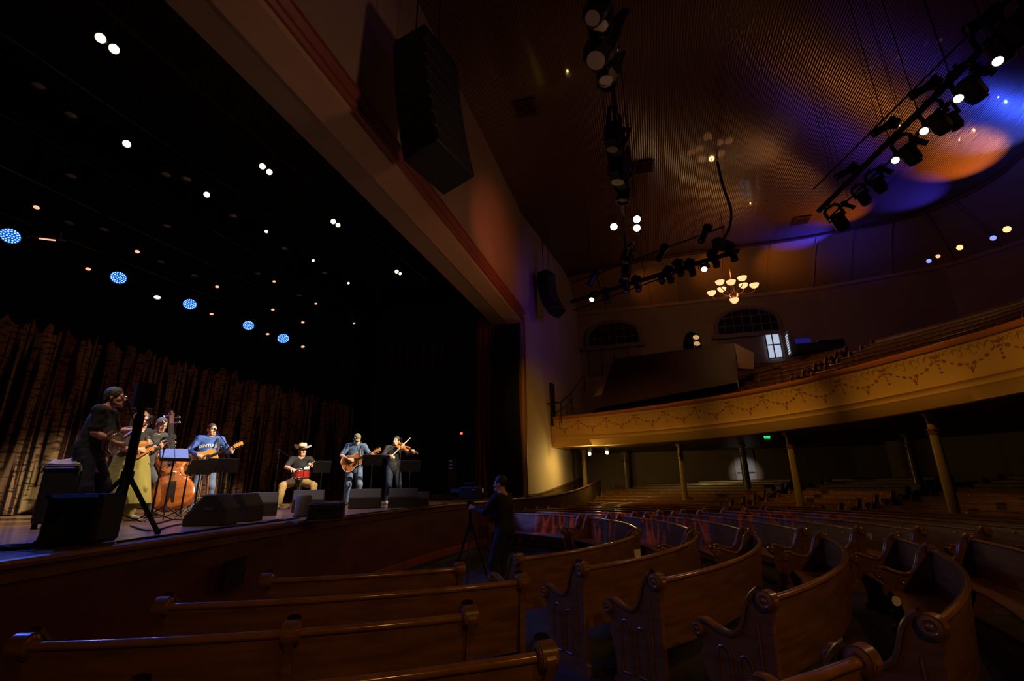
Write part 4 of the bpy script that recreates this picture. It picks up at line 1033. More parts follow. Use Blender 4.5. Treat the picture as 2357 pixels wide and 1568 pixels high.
# balcony rails
def railing(label, pts, drop):
    t = thing('balcony_rail', label, 'railing', pts[0]); b = MB(); b.tube(pts, .025, n=6); b.build('handrail', M['metal'], t, world=True)
    b = MB(); [b.cone(p, p - Vector((0, 0, drop)), .02, n=6) for p in pts]; b.build('posts', M['metal'], t, world=True)
railing('black rail on posts at the middle of the balcony edge', [bb(1697, 872, 15.9), bb(1745, 860, 15.4), bb(1795, 846, 14.9)], .7)
railing('black rail at the far end of the balcony beside the splayed wall', [bb(1253, 930, 20.6), bb(1290, 926, 20.4), bb(1315, 905, 21.2), bb(1345, 862, 22.5)], .9)
# dark panels and small doorway on the splayed wall
P = sp(3.1, .06, 3.4); t = thing('doorway', 'narrow dark doorway in the splayed wall above the balcony end', 'door', P, math.atan2((CR - JAMB).y, (CR - JAMB).x))
b = MB(); b.box((.3, 0, 0), (.55, .06, 1.9), bev=.01); b.build('panel', M['voidm'], t)

# ------------------------------------------------------------------ hung loudspeakers
def line_array(label, P, w, h, d, n, curve, yaw, tilt0=0, group=None):
    t = thing('line_array_speaker', label, 'loudspeaker', P, yaw); x, z = 0, 0; ang = tilt0
    for k in range(n):
        a = ang; rot = Matrix.Rotation(a, 3, 'X'); c = Vector((0, x, z)) - rot @ Vector((0, 0, h / 2))
        b = MB(); b.box(c, (w, d, h * .96), rot, bev=.02); cab = b.build('cabinet', M['case'], t)
        b = MB(); b.box(c + rot @ Vector((0, -d / 2 - .004, 0)), (w * .92, .015, h * .8), rot); b.build('grille', M['grille'], cab)
        e = rot @ Vector((0, 0, h)); x -= e.y; z -= e.z; ang += curve
    b = MB(); b.box((0, 0, .06), (w * .9, d, .08)); b.cone((-w * .3, 0, .1), (-w * .3, 0, CEIL - P.z), .012); b.cone((w * .3, 0, .1), (w * .3, 0, CEIL - P.z), .012); b.build('rigging_frame', M['metal'], t)
    return t
line_array('large black line array hanging before the wall over the stage beam', Vector((-1.56, 7.1, 7.85)), 1.12, .34, .7, 8, R(-1.2), R(62), R(-5))
line_array('small curved black speaker hanging on the splayed wall above the balcony end', sp(1.6, .55, 8.85) , .75, .25, .5, 8, R(-5), R(52), R(2))
# ceiling vents
for k, (x, y) in enumerate([(1210, 250), (1482, 385), (1845, 508)]):
    P = onz(x, y, CEIL - .04); t = thing('ceiling_vent', 'dark square vent in the plank ceiling, %s from the left' % ORD[k], 'vent', P, -.27, 'ceiling vents')
    b = MB(); b.box((0, 0, 0), (.7, .7, .05), bev=.01); b.build('frame', M['brown'], t); b = MB(); [b.box((0, -.25 + .1 * j, -.03), (.6, .03, .02)) for j in range(6)]; b.build('slats', M['metal'], t)
# ------------------------------------------------------------------ figures: smooth distance fields meshed as one surface
def V(*a): return np.array(a, float)
def rc(a, b, ra, rb, k=.03, clip=None): return ('rc', np.array(a, float), np.array(b, float), ra, rb, k, clip)
def el(c, r, rot=None, k=.03, clip=None): return ('el', np.array(c, float), np.array(r, float), rot, None, k, clip)
def sdf_mesh(prims, res, cuts=(), wob=0, wobf=20, name='body', m=None, parent=None, mats=None, carve=()):
    lo = np.full(3, 1e9); hi = -lo
    for p in prims:
        if p[0] == 'rc':
            for q, r in ((p[1], p[3]), (p[2], p[4])): lo = np.minimum(lo, q - r); hi = np.maximum(hi, q + r)
        else: q = p[2].max(); lo = np.minimum(lo, p[1] - q); hi = np.maximum(hi, p[1] + q)
    lo -= .03 + 2 * res; hi += .03 + 2 * res
    n = np.ceil((hi - lo) / res).astype(int) + 1
    D = np.full(n, 1., np.float32)
    ax = [lo[i] + res * np.arange(n[i]) for i in range(3)]
    def sub(c0, c1, pad):
        i0 = np.maximum(0, np.floor((c0 - pad - lo) / res).astype(int)); i1 = np.minimum(n, np.ceil((c1 + pad - lo) / res).astype(int) + 1)
        return tuple(slice(a, b) for a, b in zip(i0, i1))
    def dist(p, X, Y, Z):
        if p[0] == 'rc':
            a, b, ra, rb = p[1:5]; ab = b - a; L = ab @ ab + 1e-9
            t = np.clip(((X - a[0]) * ab[0] + (Y - a[1]) * ab[1] + (Z - a[2]) * ab[2]) / L, 0, 1)
            d = np.sqrt((X - a[0] - t * ab[0]) ** 2 + (Y - a[1] - t * ab[1]) ** 2 + (Z - a[2] - t * ab[2]) ** 2) - (ra + (rb - ra) * t)
        else:
            c, r, rot = p[1:4]; x, y, z = X - c[0], Y - c[1], Z - c[2]
            if rot is not None:
                q = np.array(rot.transposed()); x, y, z = q[0][0] * x + q[0][1] * y + q[0][2] * z, q[1][0] * x + q[1][1] * y + q[1][2] * z, q[2][0] * x + q[2][1] * y + q[2][2] * z
            k0 = np.sqrt((x / r[0]) ** 2 + (y / r[1]) ** 2 + (z / r[2]) ** 2); k1 = np.sqrt((x / r[0] ** 2) ** 2 + (y / r[1] ** 2) ** 2 + (z / r[2] ** 2) ** 2) + 1e-9
            d = k0 * (k0 - 1) / k1
        if p[6] is not None:
            for cp, cn_ in p[6]: d = np.maximum(d, (X - cp[0]) * cn_[0] + (Y - cp[1]) * cn_[1] + (Z - cp[2]) * cn_[2])
        return d.astype(np.float32)
    for p in list(prims) + [('carve', c) for c in carve]:
        cv = p[0] == 'carve'
        if cv: p = p[1]
        if p[0] == 'rc': a = np.minimum(p[1], p[2]) - max(p[3], p[4]); b = np.maximum(p[1], p[2]) + max(p[3], p[4])
        else: a = p[1] - p[2].max(); b = p[1] + p[2].max()
        s = sub(a, b, p[5] + 2 * res + .01); X, Y, Z = np.meshgrid(ax[0][s[0]], ax[1][s[1]], ax[2][s[2]], indexing='ij')
        d = dist(p, X, Y, Z); k = max(p[5], 1e-4); o = D[s]
        if cv: d = -d; h = np.clip(.5 - .5 * (o - d) / k, 0, 1); D[s] = o + (d - o) * h + k * h * (1 - h)
        else: h = np.clip(.5 + .5 * (o - d) / k, 0, 1); D[s] = o + (d - o) * h - k * h * (1 - h)
    if wob or cuts:
        X, Y, Z = np.meshgrid(*ax, indexing='ij')
        if wob: D += (wob * np.sin(X * wobf + 2 * np.sin(Z * wobf * .7)) * np.sin(Z * wobf * 1.3 + Y * wobf) * np.sin(Y * wobf * .9 + 1)).astype(np.float32)
        for cp, cn_ in cuts: D = np.maximum(D, (X - cp[0]) * cn_[0] + (Y - cp[1]) * cn_[1] + (Z - cp[2]) * cn_[2])
    ins = D < 0
    ins[0] = ins[-1] = False; ins[:, 0] = ins[:, -1] = False; ins[:, :, 0] = ins[:, :, -1] = False
    D = np.where(ins, np.minimum(D, -1e-5), np.maximum(D, 1e-5))
    c = ins[:-1, :-1, :-1].astype(np.int8)
    S = np.zeros(c.shape, np.int8)
    for i in (0, 1):
        for j in (0, 1):
            for k in (0, 1): S += ins[i:i + n[0] - 1, j:j + n[1] - 1, k:k + n[2] - 1]
    act = (S > 0) & (S < 8); I = np.argwhere(act); idx = np.full(act.shape, -1, np.int64); idx[act] = np.arange(len(I))
    acc = np.zeros((len(I), 3)); cnt = np.zeros(len(I))
    corners = [(i, j, k) for i in (0, 1) for j in (0, 1) for k in (0, 1)]
    for a in corners:
        for d_ in range(3):
            if a[d_]: continue
            b = list(a); b[d_] = 1
            va = D[I[:, 0] + a[0], I[:, 1] + a[1], I[:, 2] + a[2]]; vb = D[I[:, 0] + b[0], I[:, 1] + b[1], I[:, 2] + b[2]]
            mk = (va < 0) != (vb < 0); t = np.where(mk, va / (va - vb + 1e-12), 0)
            pt = np.array(a, float)[None, :].repeat(len(I), 0); pt[:, d_] += t; acc[mk] += pt[mk]; cnt += mk
    vs = lo + res * (I + acc / np.maximum(cnt, 1)[:, None])
    F = []
    for d_ in range(3):
        u, w = [(1, 2), (2, 0), (0, 1)][d_]
        sl0 = [slice(None)] * 3; sl1 = [slice(None)] * 3; sl0[d_] = slice(0, -1); sl1[d_] = slice(1, None)
        e = ins[tuple(sl0)] != ins[tuple(sl1)]; E_ = np.argwhere(e); E_ = E_[(E_[:, u] > 0) & (E_[:, w] > 0) & (E_[:, u] < n[u] - 1) & (E_[:, w] < n[w] - 1)]
        fl = ins[tuple(E_.T)]; q = []
        for du, dw in ((1, 1), (0, 1), (0, 0), (1, 0)):
            c_ = E_.copy(); c_[:, u] -= du; c_[:, w] -= dw; q.append(idx[tuple(c_.T)])
        q = np.stack(q, 1); q[~fl] = q[~fl][:, ::-1]; F.append(q)
    F = np.concatenate(F); F = F[(F >= 0).all(1)]
    me = bpy.data.meshes.new(name); me.vertices.add(len(vs)); me.vertices.foreach_set('co', vs.astype(np.float32).ravel())
    me.loops.add(len(F) * 4); me.loops.foreach_set('vertex_index', F.astype(np.int32).ravel())
    me.polygons.add(len(F)); me.polygons.foreach_set('loop_start', np.arange(0, len(F) * 4, 4, dtype=np.int32)); me.polygons.foreach_set('loop_total', np.full(len(F), 4, np.int32))
    me.update(calc_edges=True); me.polygons.foreach_set('use_smooth', [True] * len(F)); me.materials.append(m)
    o = bpy.data.objects.new(name, me); COL.objects.link(o)
    if parent: o.parent = parent
    return o
def nrm(v): v = np.array(v, float); return v / (np.linalg.norm(v) + 1e-9)
def ik(a, c, l1, l2, hint):
    a, c = np.array(a, float), np.array(c, float); d = c - a; L = np.linalg.norm(d)
    if L > (l1 + l2) * .995: d = d / L * (l1 + l2) * .995; c = a + d; L = np.linalg.norm(d)
    x = (L * L + l1 * l1 - l2 * l2) / (2 * L); h = math.sqrt(max(0, l1 * l1 - x * x)); u = d / L; hv = np.array(hint, float); hv = nrm(hv - u * (hv @ u)); return a + u * x + hv * h, c
def hand_prims(w, d, n, curl=.6, side=1, s=1., thumb=.5):
    """w wrist, d direction wrist to fingers, n palm normal (fingers curl towards n)"""
    d = nrm(d); n = nrm(np.array(n, float) - d * (np.array(n, float) @ d)); x = np.cross(d, n) * side; P = []
    P.append(rc(w, w + d * .045 * s, .026 * s, .028 * s, .012)); k0 = w + d * .085 * s
    for u in (-.025, 0, .025): P.append(rc(w + d * .02 * s + x * u * .6 * s, k0 + x * u * 1.05 * s, .018 * s, .0135 * s, .012))
    for i, (u, L) in enumerate(((-.032, .066), (-.011, .076), (.011, .072), (.031, .056))):
        p = k0 + x * u * s; a = curl * (.55 + .12 * i)
        for q, f in enumerate((.45, .32, .26)):
            dd = d * math.cos(a) + n * math.sin(a); e = p + dd * L * f * s; P.append(rc(p, e, (.0105 - .001 * q) * s, (.0098 - .001 * q) * s, .003)); p = e; a += curl * .95
    p = w + d * .025 * s - x * .026 * s; a = nrm(-x * .75 + d * .6 + n * thumb * .8); e = p + a * .042 * s; P.append(rc(p, e, .014 * s, .0115 * s, .008)); a2 = nrm(-x * .1 + d * .8 + n * (.4 + thumb)); P.append(rc(e, e + a2 * .033 * s, .0112 * s, .009 * s, .003)); return P
def person(name, label, loc, yaw, J, look, scale=1.0):
    """J: joints in the person's own frame (front is -y, left hand on +x, z up from the deck)"""
    t = thing(name, label, 'person', loc, yaw); t.scale = (scale,) * 3
    pel, che, nk = V(*J['pelvis']), V(*J['chest']), V(*J['neck']); hd = V(*J['head'])
    lat = nrm(V(*J.get('lat', (1, 0, 0)))); fat = look.get('belly', 0)
    shw = J.get('shw', .19)
    sh = {1: nk + lat * shw - V(0, 0, .055), -1: nk - lat * shw - V(0, 0, .055)}; hp = {1: pel + lat * .095 - V(0, 0, .04), -1: pel - lat * .095 - V(0, 0, .04)}
    el_, wr, kn, an = {}, {}, {}, {}
    for s, k in ((1, 'L'), (-1, 'R')):
        el_[s], wr[s] = ik(sh[s], J['hand' + k], .29, .265, J.get('elbow' + k, (s * .6, .3, -1)))
        kn[s], an[s] = ik(hp[s], J['foot' + k], .44, .43, J.get('knee' + k, (s * .1, -1, 0)))
    fr = nrm(np.cross(V(0, 0, 1), lat)) ; fr = -fr if fr[1] > 0 else fr       # front direction
    HR = (Matrix.Rotation(J.get('hyaw', 0), 3, 'Z') @ Matrix.Rotation(J.get('hpitch', 0), 3, 'X') @ Matrix.Rotation(J.get('hroll', 0), 3, 'Y'))
    def h(x, y, z): return hd + np.array(HR @ Vector((x, y, z)))
    TR = Matrix(((lat[0], -fr[0], 0), (lat[1], -fr[1], 0), (lat[2], -fr[2], 1)))
    torso = [el(pel, (.165, .115, .12), TR, .05), el((pel + che) / 2 + fr * fat * .7, (.15 + fat * .6, .105 + fat, .19), TR, .06), el(che, (.172, .118, .17), TR, .06), rc(sh[1], sh[-1], .062, .062, .06), rc(che, nk, .1, .06, .06)]
    head = [rc(nk - V(0, 0, .03), h(0, .015, -.03), .058, .052, .03), el(h(0, .012, .045), (.075, .094, .092), HR, .02), el(h(0, -.022, -.035), (.058, .066, .078), HR, .03), rc(h(-.028, -.062, -.085), h(.028, -.062, -.085), .024, .024, .03),
            rc(h(0, -.085, .022), h(0, -.112, -.022), .009, .0155, .012), rc(h(-.012, -.1, -.026), h(.012, -.1, -.026), .009, .009, .008), rc(h(-.035, -.083, .032), h(.035, -.083, .032), .011, .011, .012),
            rc(h(-.018, -.092, -.056), h(.018, -.092, -.056), .0075, .0075, .008), rc(h(-.014, -.09, -.066), h(.014, -.09, -.066), .008, .008, .006)]
    for s in (1, -1): head += [el(h(s * .078, .018, -.002), (.011, .021, .032), HR, .006), el(h(s * .045, -.06, -.02), (.024, .02, .022), HR, .02)]
    carve = [el(h(s * .030, -.099, .013), (.015, .012, .009), HR, .012) for s in (1, -1)]
    arms, legs = [], []
    for s, k in ((1, 'L'), (-1, 'R')):
        arms += [rc(sh[s], el_[s], .052, .040, .03), rc(el_[s], el_[s] + (wr[s] - el_[s]) * .35, .041, .042, .02), rc(el_[s] + (wr[s] - el_[s]) * .35, wr[s], .042, .026, .02)]
        hk = J.get('grip' + k, dict(d=tuple(wr[s] - el_[s]), n=(0, 0, -1))); arms += hand_prims(wr[s], hk['d'], hk['n'], hk.get('curl', .6), -s * hk.get('flip', 1), 1.0, hk.get('thumb', .5))
        legs += [rc(hp[s], kn[s], .088, .056, .04), rc(kn[s], kn[s] + (an[s] - kn[s]) * .35, .056, .058, .02), rc(kn[s] + (an[s] - kn[s]) * .35, an[s], .058, .038, .02)]
        fd = nrm(V(*J.get('toe' + k, (s * .25, -1, 0)))); legs += [rc(an[s] + V(0, 0, -.03) - fd * .03, an[s] + fd * .13 + V(0, 0, -.045), .034, .026, .02)]
    body = sdf_mesh(torso + head + arms + legs, .0085, name='body', m=M[look.get('skin', 'skin')], parent=t, carve=carve)
    # shirt
    inf = look.get('ease', .014); sleeve = look.get('sleeve', .55)
    def infl(p, e):
        if p[0] == 'rc': return ('rc', p[1], p[2], p[3] + e, p[4] + e, p[5], p[6])
        return ('el', p[1], p[2] + e, p[3], None, p[5], p[6])
    hem = look.get('hem', -.13)
    S = [infl(p, inf) for p in torso[:4]] + [rc(pel - V(0, 0, .02), che, .15 + fat * .3, .14, .05), rc(pel + V(0, 0, hem + .12), pel, .145 + fat * .4, .15 + fat * .5, .04)]
    if look.get('bustle'): pass
    for s in (1, -1):
        if sleeve <= .9:
            e = sh[s] + (el_[s] - sh[s]) * min(1.0, sleeve + .2); cp = sh[s] + (el_[s] - sh[s]) * (sleeve / .62 if sleeve < .62 else 1.0); S.append(rc(sh[s], e, .07, .062, .03, [(cp, nrm(el_[s] - sh[s]))]))
        else:
            S += [rc(sh[s], el_[s], .066, .056, .03), rc(el_[s], wr[s] - nrm(wr[s] - el_[s]) * .02, .056, .038, .02, [(wr[s] - nrm(wr[s] - el_[s]) * .02, nrm(wr[s] - el_[s]))])]
    if look.get('nolimit') is None:
        S_c = [(pel + V(0, 0, hem), V(0, 0, -1))]
    ncut = (nk + V(0, 0, .028), nrm(nk - che + V(0, 0, .0) ) * 1.0)
    shirt = sdf_mesh(S, .011, cuts=S_c + [ncut], wob=.004, wobf=26, name=look.get('topname', 'shirt'), m=M[look['top']], parent=t)
    if look.get('collar'):
        c = MB(); c.lathe([(.068, -.01), (.078, .02), (.07, .045), (.062, .02)], Vector(nk) + Vector((0, 0, -.01)), Vector(hd - nk) + Vector((0, 0, .05)), n=18, caps=False); c.build('collar', M[look['top']], shirt)
    # trousers or skirt
    if look.get('skirt'):
        b = MB(); prof = [(.19, .12), (.23, 0), (.28, -.2), (.33, -.45), (.37, -.66), (.35, -.66)]; rows = []
        for r_, z in prof: rows.append([(pel[0] + (r_ + .02 * math.sin(7 * q)) * math.cos(q), pel[1] + (r_ + .02 * math.sin(7 * q)) * math.sin(q) * .85, pel[2] + z) for q in [2 * PI * k / 40 for k in range(40)]])
        b.grid(rows, closed=True); b.build('skirt', M[look['skirt']], t, smooth=70)
    if look.get('bottom'):
        Lp = [el(pel, (.17, .125, .12), TR, .05)]
        for s in (1, -1): Lp += [rc(hp[s], kn[s], .104, .078, .04), rc(kn[s], an[s] + V(0, 0, .02), .077, .066, .03, [(an[s] + V(0, 0, -.01), nrm(an[s] - kn[s]))])]
        sdf_mesh(Lp, .012, cuts=[(pel + V(0, 0, .09), V(0, 0, 1))], wob=.005, wobf=22, name='trousers', m=M[look['bottom']], parent=t)
    for s, k in ((1, 'L'), (-1, 'R')):
        fd = nrm(V(*J.get('toe' + k, (s * .25, -1, 0)))); a = an[s]
        sdf_mesh([rc(a + V(0, 0, -.015), a + V(0, 0, .03), .045, .045, .02), rc(a - fd * .04 + V(0, 0, -.042), a + fd * .07 + V(0, 0, -.035), .042, .043, .02), rc(a + fd * .07 + V(0, 0, -.035), a + fd * .16 + V(0, 0, -.048), .043, .032, .02)], .01,
                 cuts=[(a + V(0, 0, -.078), V(0, 0, -1))], name='shoe', m=M[look.get('shoe', 'shoe')], parent=t)
    # face details
    b = MB(); [b.ell(h(s * .030, -.086, .013), (.0115, .0075, .0075)) for s in (1, -1)]; ey = b.build('eyes', M['eye'], t)
    b = MB(); [b.ell(h(s * .030, -.0925, .0125), (.0052, .0025, .0052)) for s in (1, -1)]; b.build('irises', M['iris'], ey)
    b = MB(); b.ell(h(0, -.0985, -.061), (.021, .006, .0065), HR); b.build('lips', M['lips'], t)
    b = MB(); [b.tube([h(s * .045, -.091, .034), h(s * .03, -.0975, .040), h(s * .015, -.098, .036)], .0045, n=6) for s in (1, -1)]; b.build('eyebrows', M[look.get('brow', look['hair'])], t)
    # hair
    hs = look.get('hairs', 'short'); hm = M[look['hair']]
    if hs:
        clipf = [(h(0, -.062, .06), np.array(HR @ Vector((0, -.86, -.5)))), (h(0, 0, -.05), np.array(HR @ Vector((0, -.35, -1))))]
        Hh = [el(h(0, .017, .051), (.0805, .099, .0965), HR, .01, clipf)]
        if hs == 'thick': Hh = [el(h(0, .022, .054), (.087, .108, .104), HR, .02, clipf), el(h(0, .085, -.02), (.062, .04, .07), HR, .03)]
        if hs == 'long':
            Hh = [el(h(0, .022, .055), (.092, .11, .105), HR, .02, clipf[:1]), rc(h(0, .08, .0), h(0, .11, -.30), .075, .05, .04), rc(h(.075, .02, .0), h(.10, -.02, -.30), .035, .04, .03), rc(h(-.075, .02, .0), h(-.10, -.02, -.30), .035, .04, .03), rc(h(.1, -.02, -.3), h(.09, -.03, -.38), .038, .015, .02), rc(h(-.1, -.02, -.3), h(-.09, -.03, -.38), .038, .015, .02)]
        sdf_mesh(Hh, .007, wob=.0025 if hs == 'long' else .003, wobf=45, name='hair', m=hm, parent=t)
    if look.get('beard') == 'goatee':
        sdf_mesh([el(h(0, -.07, -.095), (.034, .034, .03), HR, .02)], .006, wob=.0015, wobf=90, name='beard', m=M['hairg'], parent=t)
    elif look.get('beard'):
        sdf_mesh([el(h(0, -.055, -.082), (.054, .055, .045), HR, .02), rc(h(-.062, -.02, -.04), h(-.03, -.07, -.08), .018, .03, .02), rc(h(.062, -.02, -.04), h(.03, -.07, -.08), .018, .03, .02), rc(h(-.025, -.098, -.048), h(.025, -.098, -.048), .009, .009, .01)], .006, wob=.002, wobf=90, name='beard', m=M[look['beard']], parent=t,
                 carve=[el(h(0, -.115, -.062), (.022, .02, .006), HR, .004)])
    if look.get('glasses'):
        b = MB(); [b.tube([h(s * .031 + .019 * math.cos(q), -.108, .012 + .015 * math.sin(q)) for q in [k * PI / 6 for k in range(13)]], .0018, n=5) for s in (1, -1)]
        b.tube([h(-.012, -.109, .015), h(.012, -.109, .015)], .0018, n=5); [b.tube([h(s * .05, -.106, .016), h(s * .08, -.02, .012), h(s * .082, .02, .004)], .0018, n=5) for s in (1, -1)]; b.build('glasses', M['metal'], t)
    HM = Matrix.Translation(Vector(hd)) @ HR.to_4x4()
    if look.get('hat') == 'cowboy':
        b = MB(); prof = [(.098, .085), (.1, .12), (.094, .16), (.082, .195), (.05, .2), (.001, .185)]; rows = []
        for r_, z in prof: rows.append([tuple(HM @ Vector((r_ * math.cos(q) * .92, .012 + r_ * math.sin(q) * 1.12, z - .02 * (abs(math.cos(q)) < .35) * (z > .17)))) for q in [2 * PI * k / 28 for k in range(28)]])
        b.grid(rows, closed=True); rows = []
        for r_ in (.097, .13, .165, .195, .2): rows.append([tuple(HM @ Vector((r_ * math.cos(q) * .95, .012 + r_ * math.sin(q) * 1.15, .083 + (abs(math.cos(q)) ** 2) * (r_ - .097) * .75 - (1 - abs(math.cos(q))) * (r_ - .097) * .18))) for q in [2 * PI * k / 28 for k in range(28)]])
        b.grid(rows, closed=True); hat = b.build('cowboy_hat', M['straw'], t, smooth=60)
        b = MB(); b.grid([[tuple(HM @ Vector((.102 * math.cos(q) * .93, .012 + .102 * math.sin(q) * 1.12, z))) for q in [2 * PI * k / 28 for k in range(28)]] for z in (.088, .112)], closed=True); b.build('hat_band', M['hatband'], hat)
    if look.get('hat') == 'cap':
        b = MB(); rows = []
        for k in range(7): a = k / 6 * PI / 2; rows.append([tuple(HM @ Vector((.088 * math.cos(a) ** .7 * math.cos(q) if k < 6 else 0, .012 + (.106 * math.cos(a) ** .7 * math.sin(q) if k < 6 else 0), .058 + .092 * math.sin(a)))) for q in [2 * PI * j / 24 for j in range(24)]])
        b.grid(rows, closed=True); cp_ = b.build('cap', M['capm'], t, smooth=60)
        b = MB(); b.grid([[tuple(HM @ Vector((.08 * math.sin(q) * (1 - .1 * u), -.085 * math.cos(q) * 1.0 - .085 * u * math.cos(q) ** .5 + .005, .06 - .02 * u - .012 * abs(math.sin(q)) + dz))) for q in [(-1 + 2 * k / 12) * 1.25 for k in range(13)]] for u, dz in ((0, 0), (.5, 0), (1, 0), (1, -.004), (0, -.004))]); b.build('cap_brim', M['capm'], cp_, smooth=60)
    if look.get('belt'):
        b = MB(); rows = [[(pel[0] + .172 * math.cos(q), pel[1] + .13 * math.sin(q), pel[2] + z) for q in [2 * PI * k / 30 for k in range(30)]] for z in (.05, .085)]; b.grid(rows, closed=True); b.build('belt', M['shoe'], t)
    return t, shirt, dict(sh=sh, el=el_, wr=wr, an=an, nk=nk, che=che, h=h)

# ------------------------------------------------------------------ instruments (x along the neck, z out of the face, origin at the sound hole / bridge)
def outline(half, n=40):
    """half: list of (x, w) control points, closed symmetric outline"""
    s = spline([(x, w, 0) for x, w in half], 5); up = [(p.x, max(0, p.y)) for p in s]; return up + [(x, -w) for x, w in up[::-1][1:-1]]
def frame_mat(pos, xd, zd):
    x = Vector(xd).normalized(); z = Vector(zd); z = (z - x * z.dot(x)).normalized(); y = z.cross(x); return Matrix(((x.x, y.x, z.x, pos[0]), (x.y, y.y, z.y, pos[1]), (x.z, y.z, z.z, pos[2]), (0, 0, 0, 1)))
def inst_root(name, label, cat, mw):
    t = thing(name, label, cat); t.matrix_world = mw; return t
def guitar(label, mw, top):
    t = inst_root('acoustic_guitar', label, 'guitar', mw)
    o = outline([(-.33, 0), (-.327, .09), (-.29, .165), (-.21, .20), (-.12, .185), (-.04, .142), (.01, .135), (.07, .145), (.12, .142), (.155, .105), (.17, .05), (.171, 0)])
    b = MB(); b.prism(o, -.105, -.003); b.build('body', M['rosew'], t)
    b = MB(); b.prism([(x * .99 - .0008, y * .985) for x, y in o], -.003, .0015); sb = b.build('soundboard', M[top], t)
    b = MB(); b.tube([Vector((x, y, 0)) for x, y in o + [o[0]]], .0045, n=6); b.build('binding', M['bind'], sb)
    b = MB(); b.cone((0, 0, .0012), (0, 0, .0026), .051, n=28); b.build('sound_hole', M['ebony'], sb)
    b = MB(); b.lathe([(.054, .0018), (.054, .003), (.064, .003), (.064, .0018)], n=28, caps=False); b.build('rosette', M['rosew'], sb)
    b = MB(); b.prism([(.04, -.045), (.0, -.062), (-.04, -.055), (-.1, -.075), (-.115, -.115), (-.06, -.128), (.0, -.1), (.045, -.075)], .0015, .0035); b.build('pickguard', M['ebony'], sb)
    b = MB(); b.box((-.155, 0, .006), (.03, .15, .009), bev=.003); b.build('bridge', M['rosew'], sb)
    b = MB(); b.prism([(.17, -.027), (.49, -.022), (.49, .022), (.17, .027)], -.018, .004); b.tube([Vector((.15, 0, -.03)), Vector((.2, 0, -.02)), Vector((.49, 0, -.012))], .02, n=10); b.build('neck', M['mahog'], t)
    b = MB(); b.prism([(.055, -.029), (.49, -.022), (.49, .022), (.055, .029)], .004, .0085); fb = b.build('fretboard', M['ebony'], t)
    b = MB(); [b.box((.49 - .645 * (1 - 2 ** (-k / 12)), 0, .009), (.002, .046, .0015)) for k in range(1, 18)]; b.build('frets', M['steel'], fb)
    b = MB(); b.prism([(.49, -.024), (.50, -.034), (.66, -.038), (.67, 0), (.66, .038), (.50, .034), (.49, .024)], -.012, .004); hs_ = b.build('headstock', M['mahog'] if top == 'mahog' else M['spruce'], t)
    for s in (1, -1):
        for k in range(3):
            b = MB(); x = .525 + .05 * k; b.cone((x, s * .03, -.004), (x, s * .058, -.004), .003, n=6); b.ell((x, s * .064, -.004), (.011, .007, .006)); b.cone((x, s * .02, .004), (x, s * .02, .014), .0045, n=8); b.build('tuning_peg', M['chrome'], hs_)
    b = MB(); [b.cone((-.155, -.026 + .0104 * k, .012), (.49, -.018 + .0072 * k, .0105), .0011, n=4) for k in range(6)]; b.build('strings', M['chrome'], t)
    return t
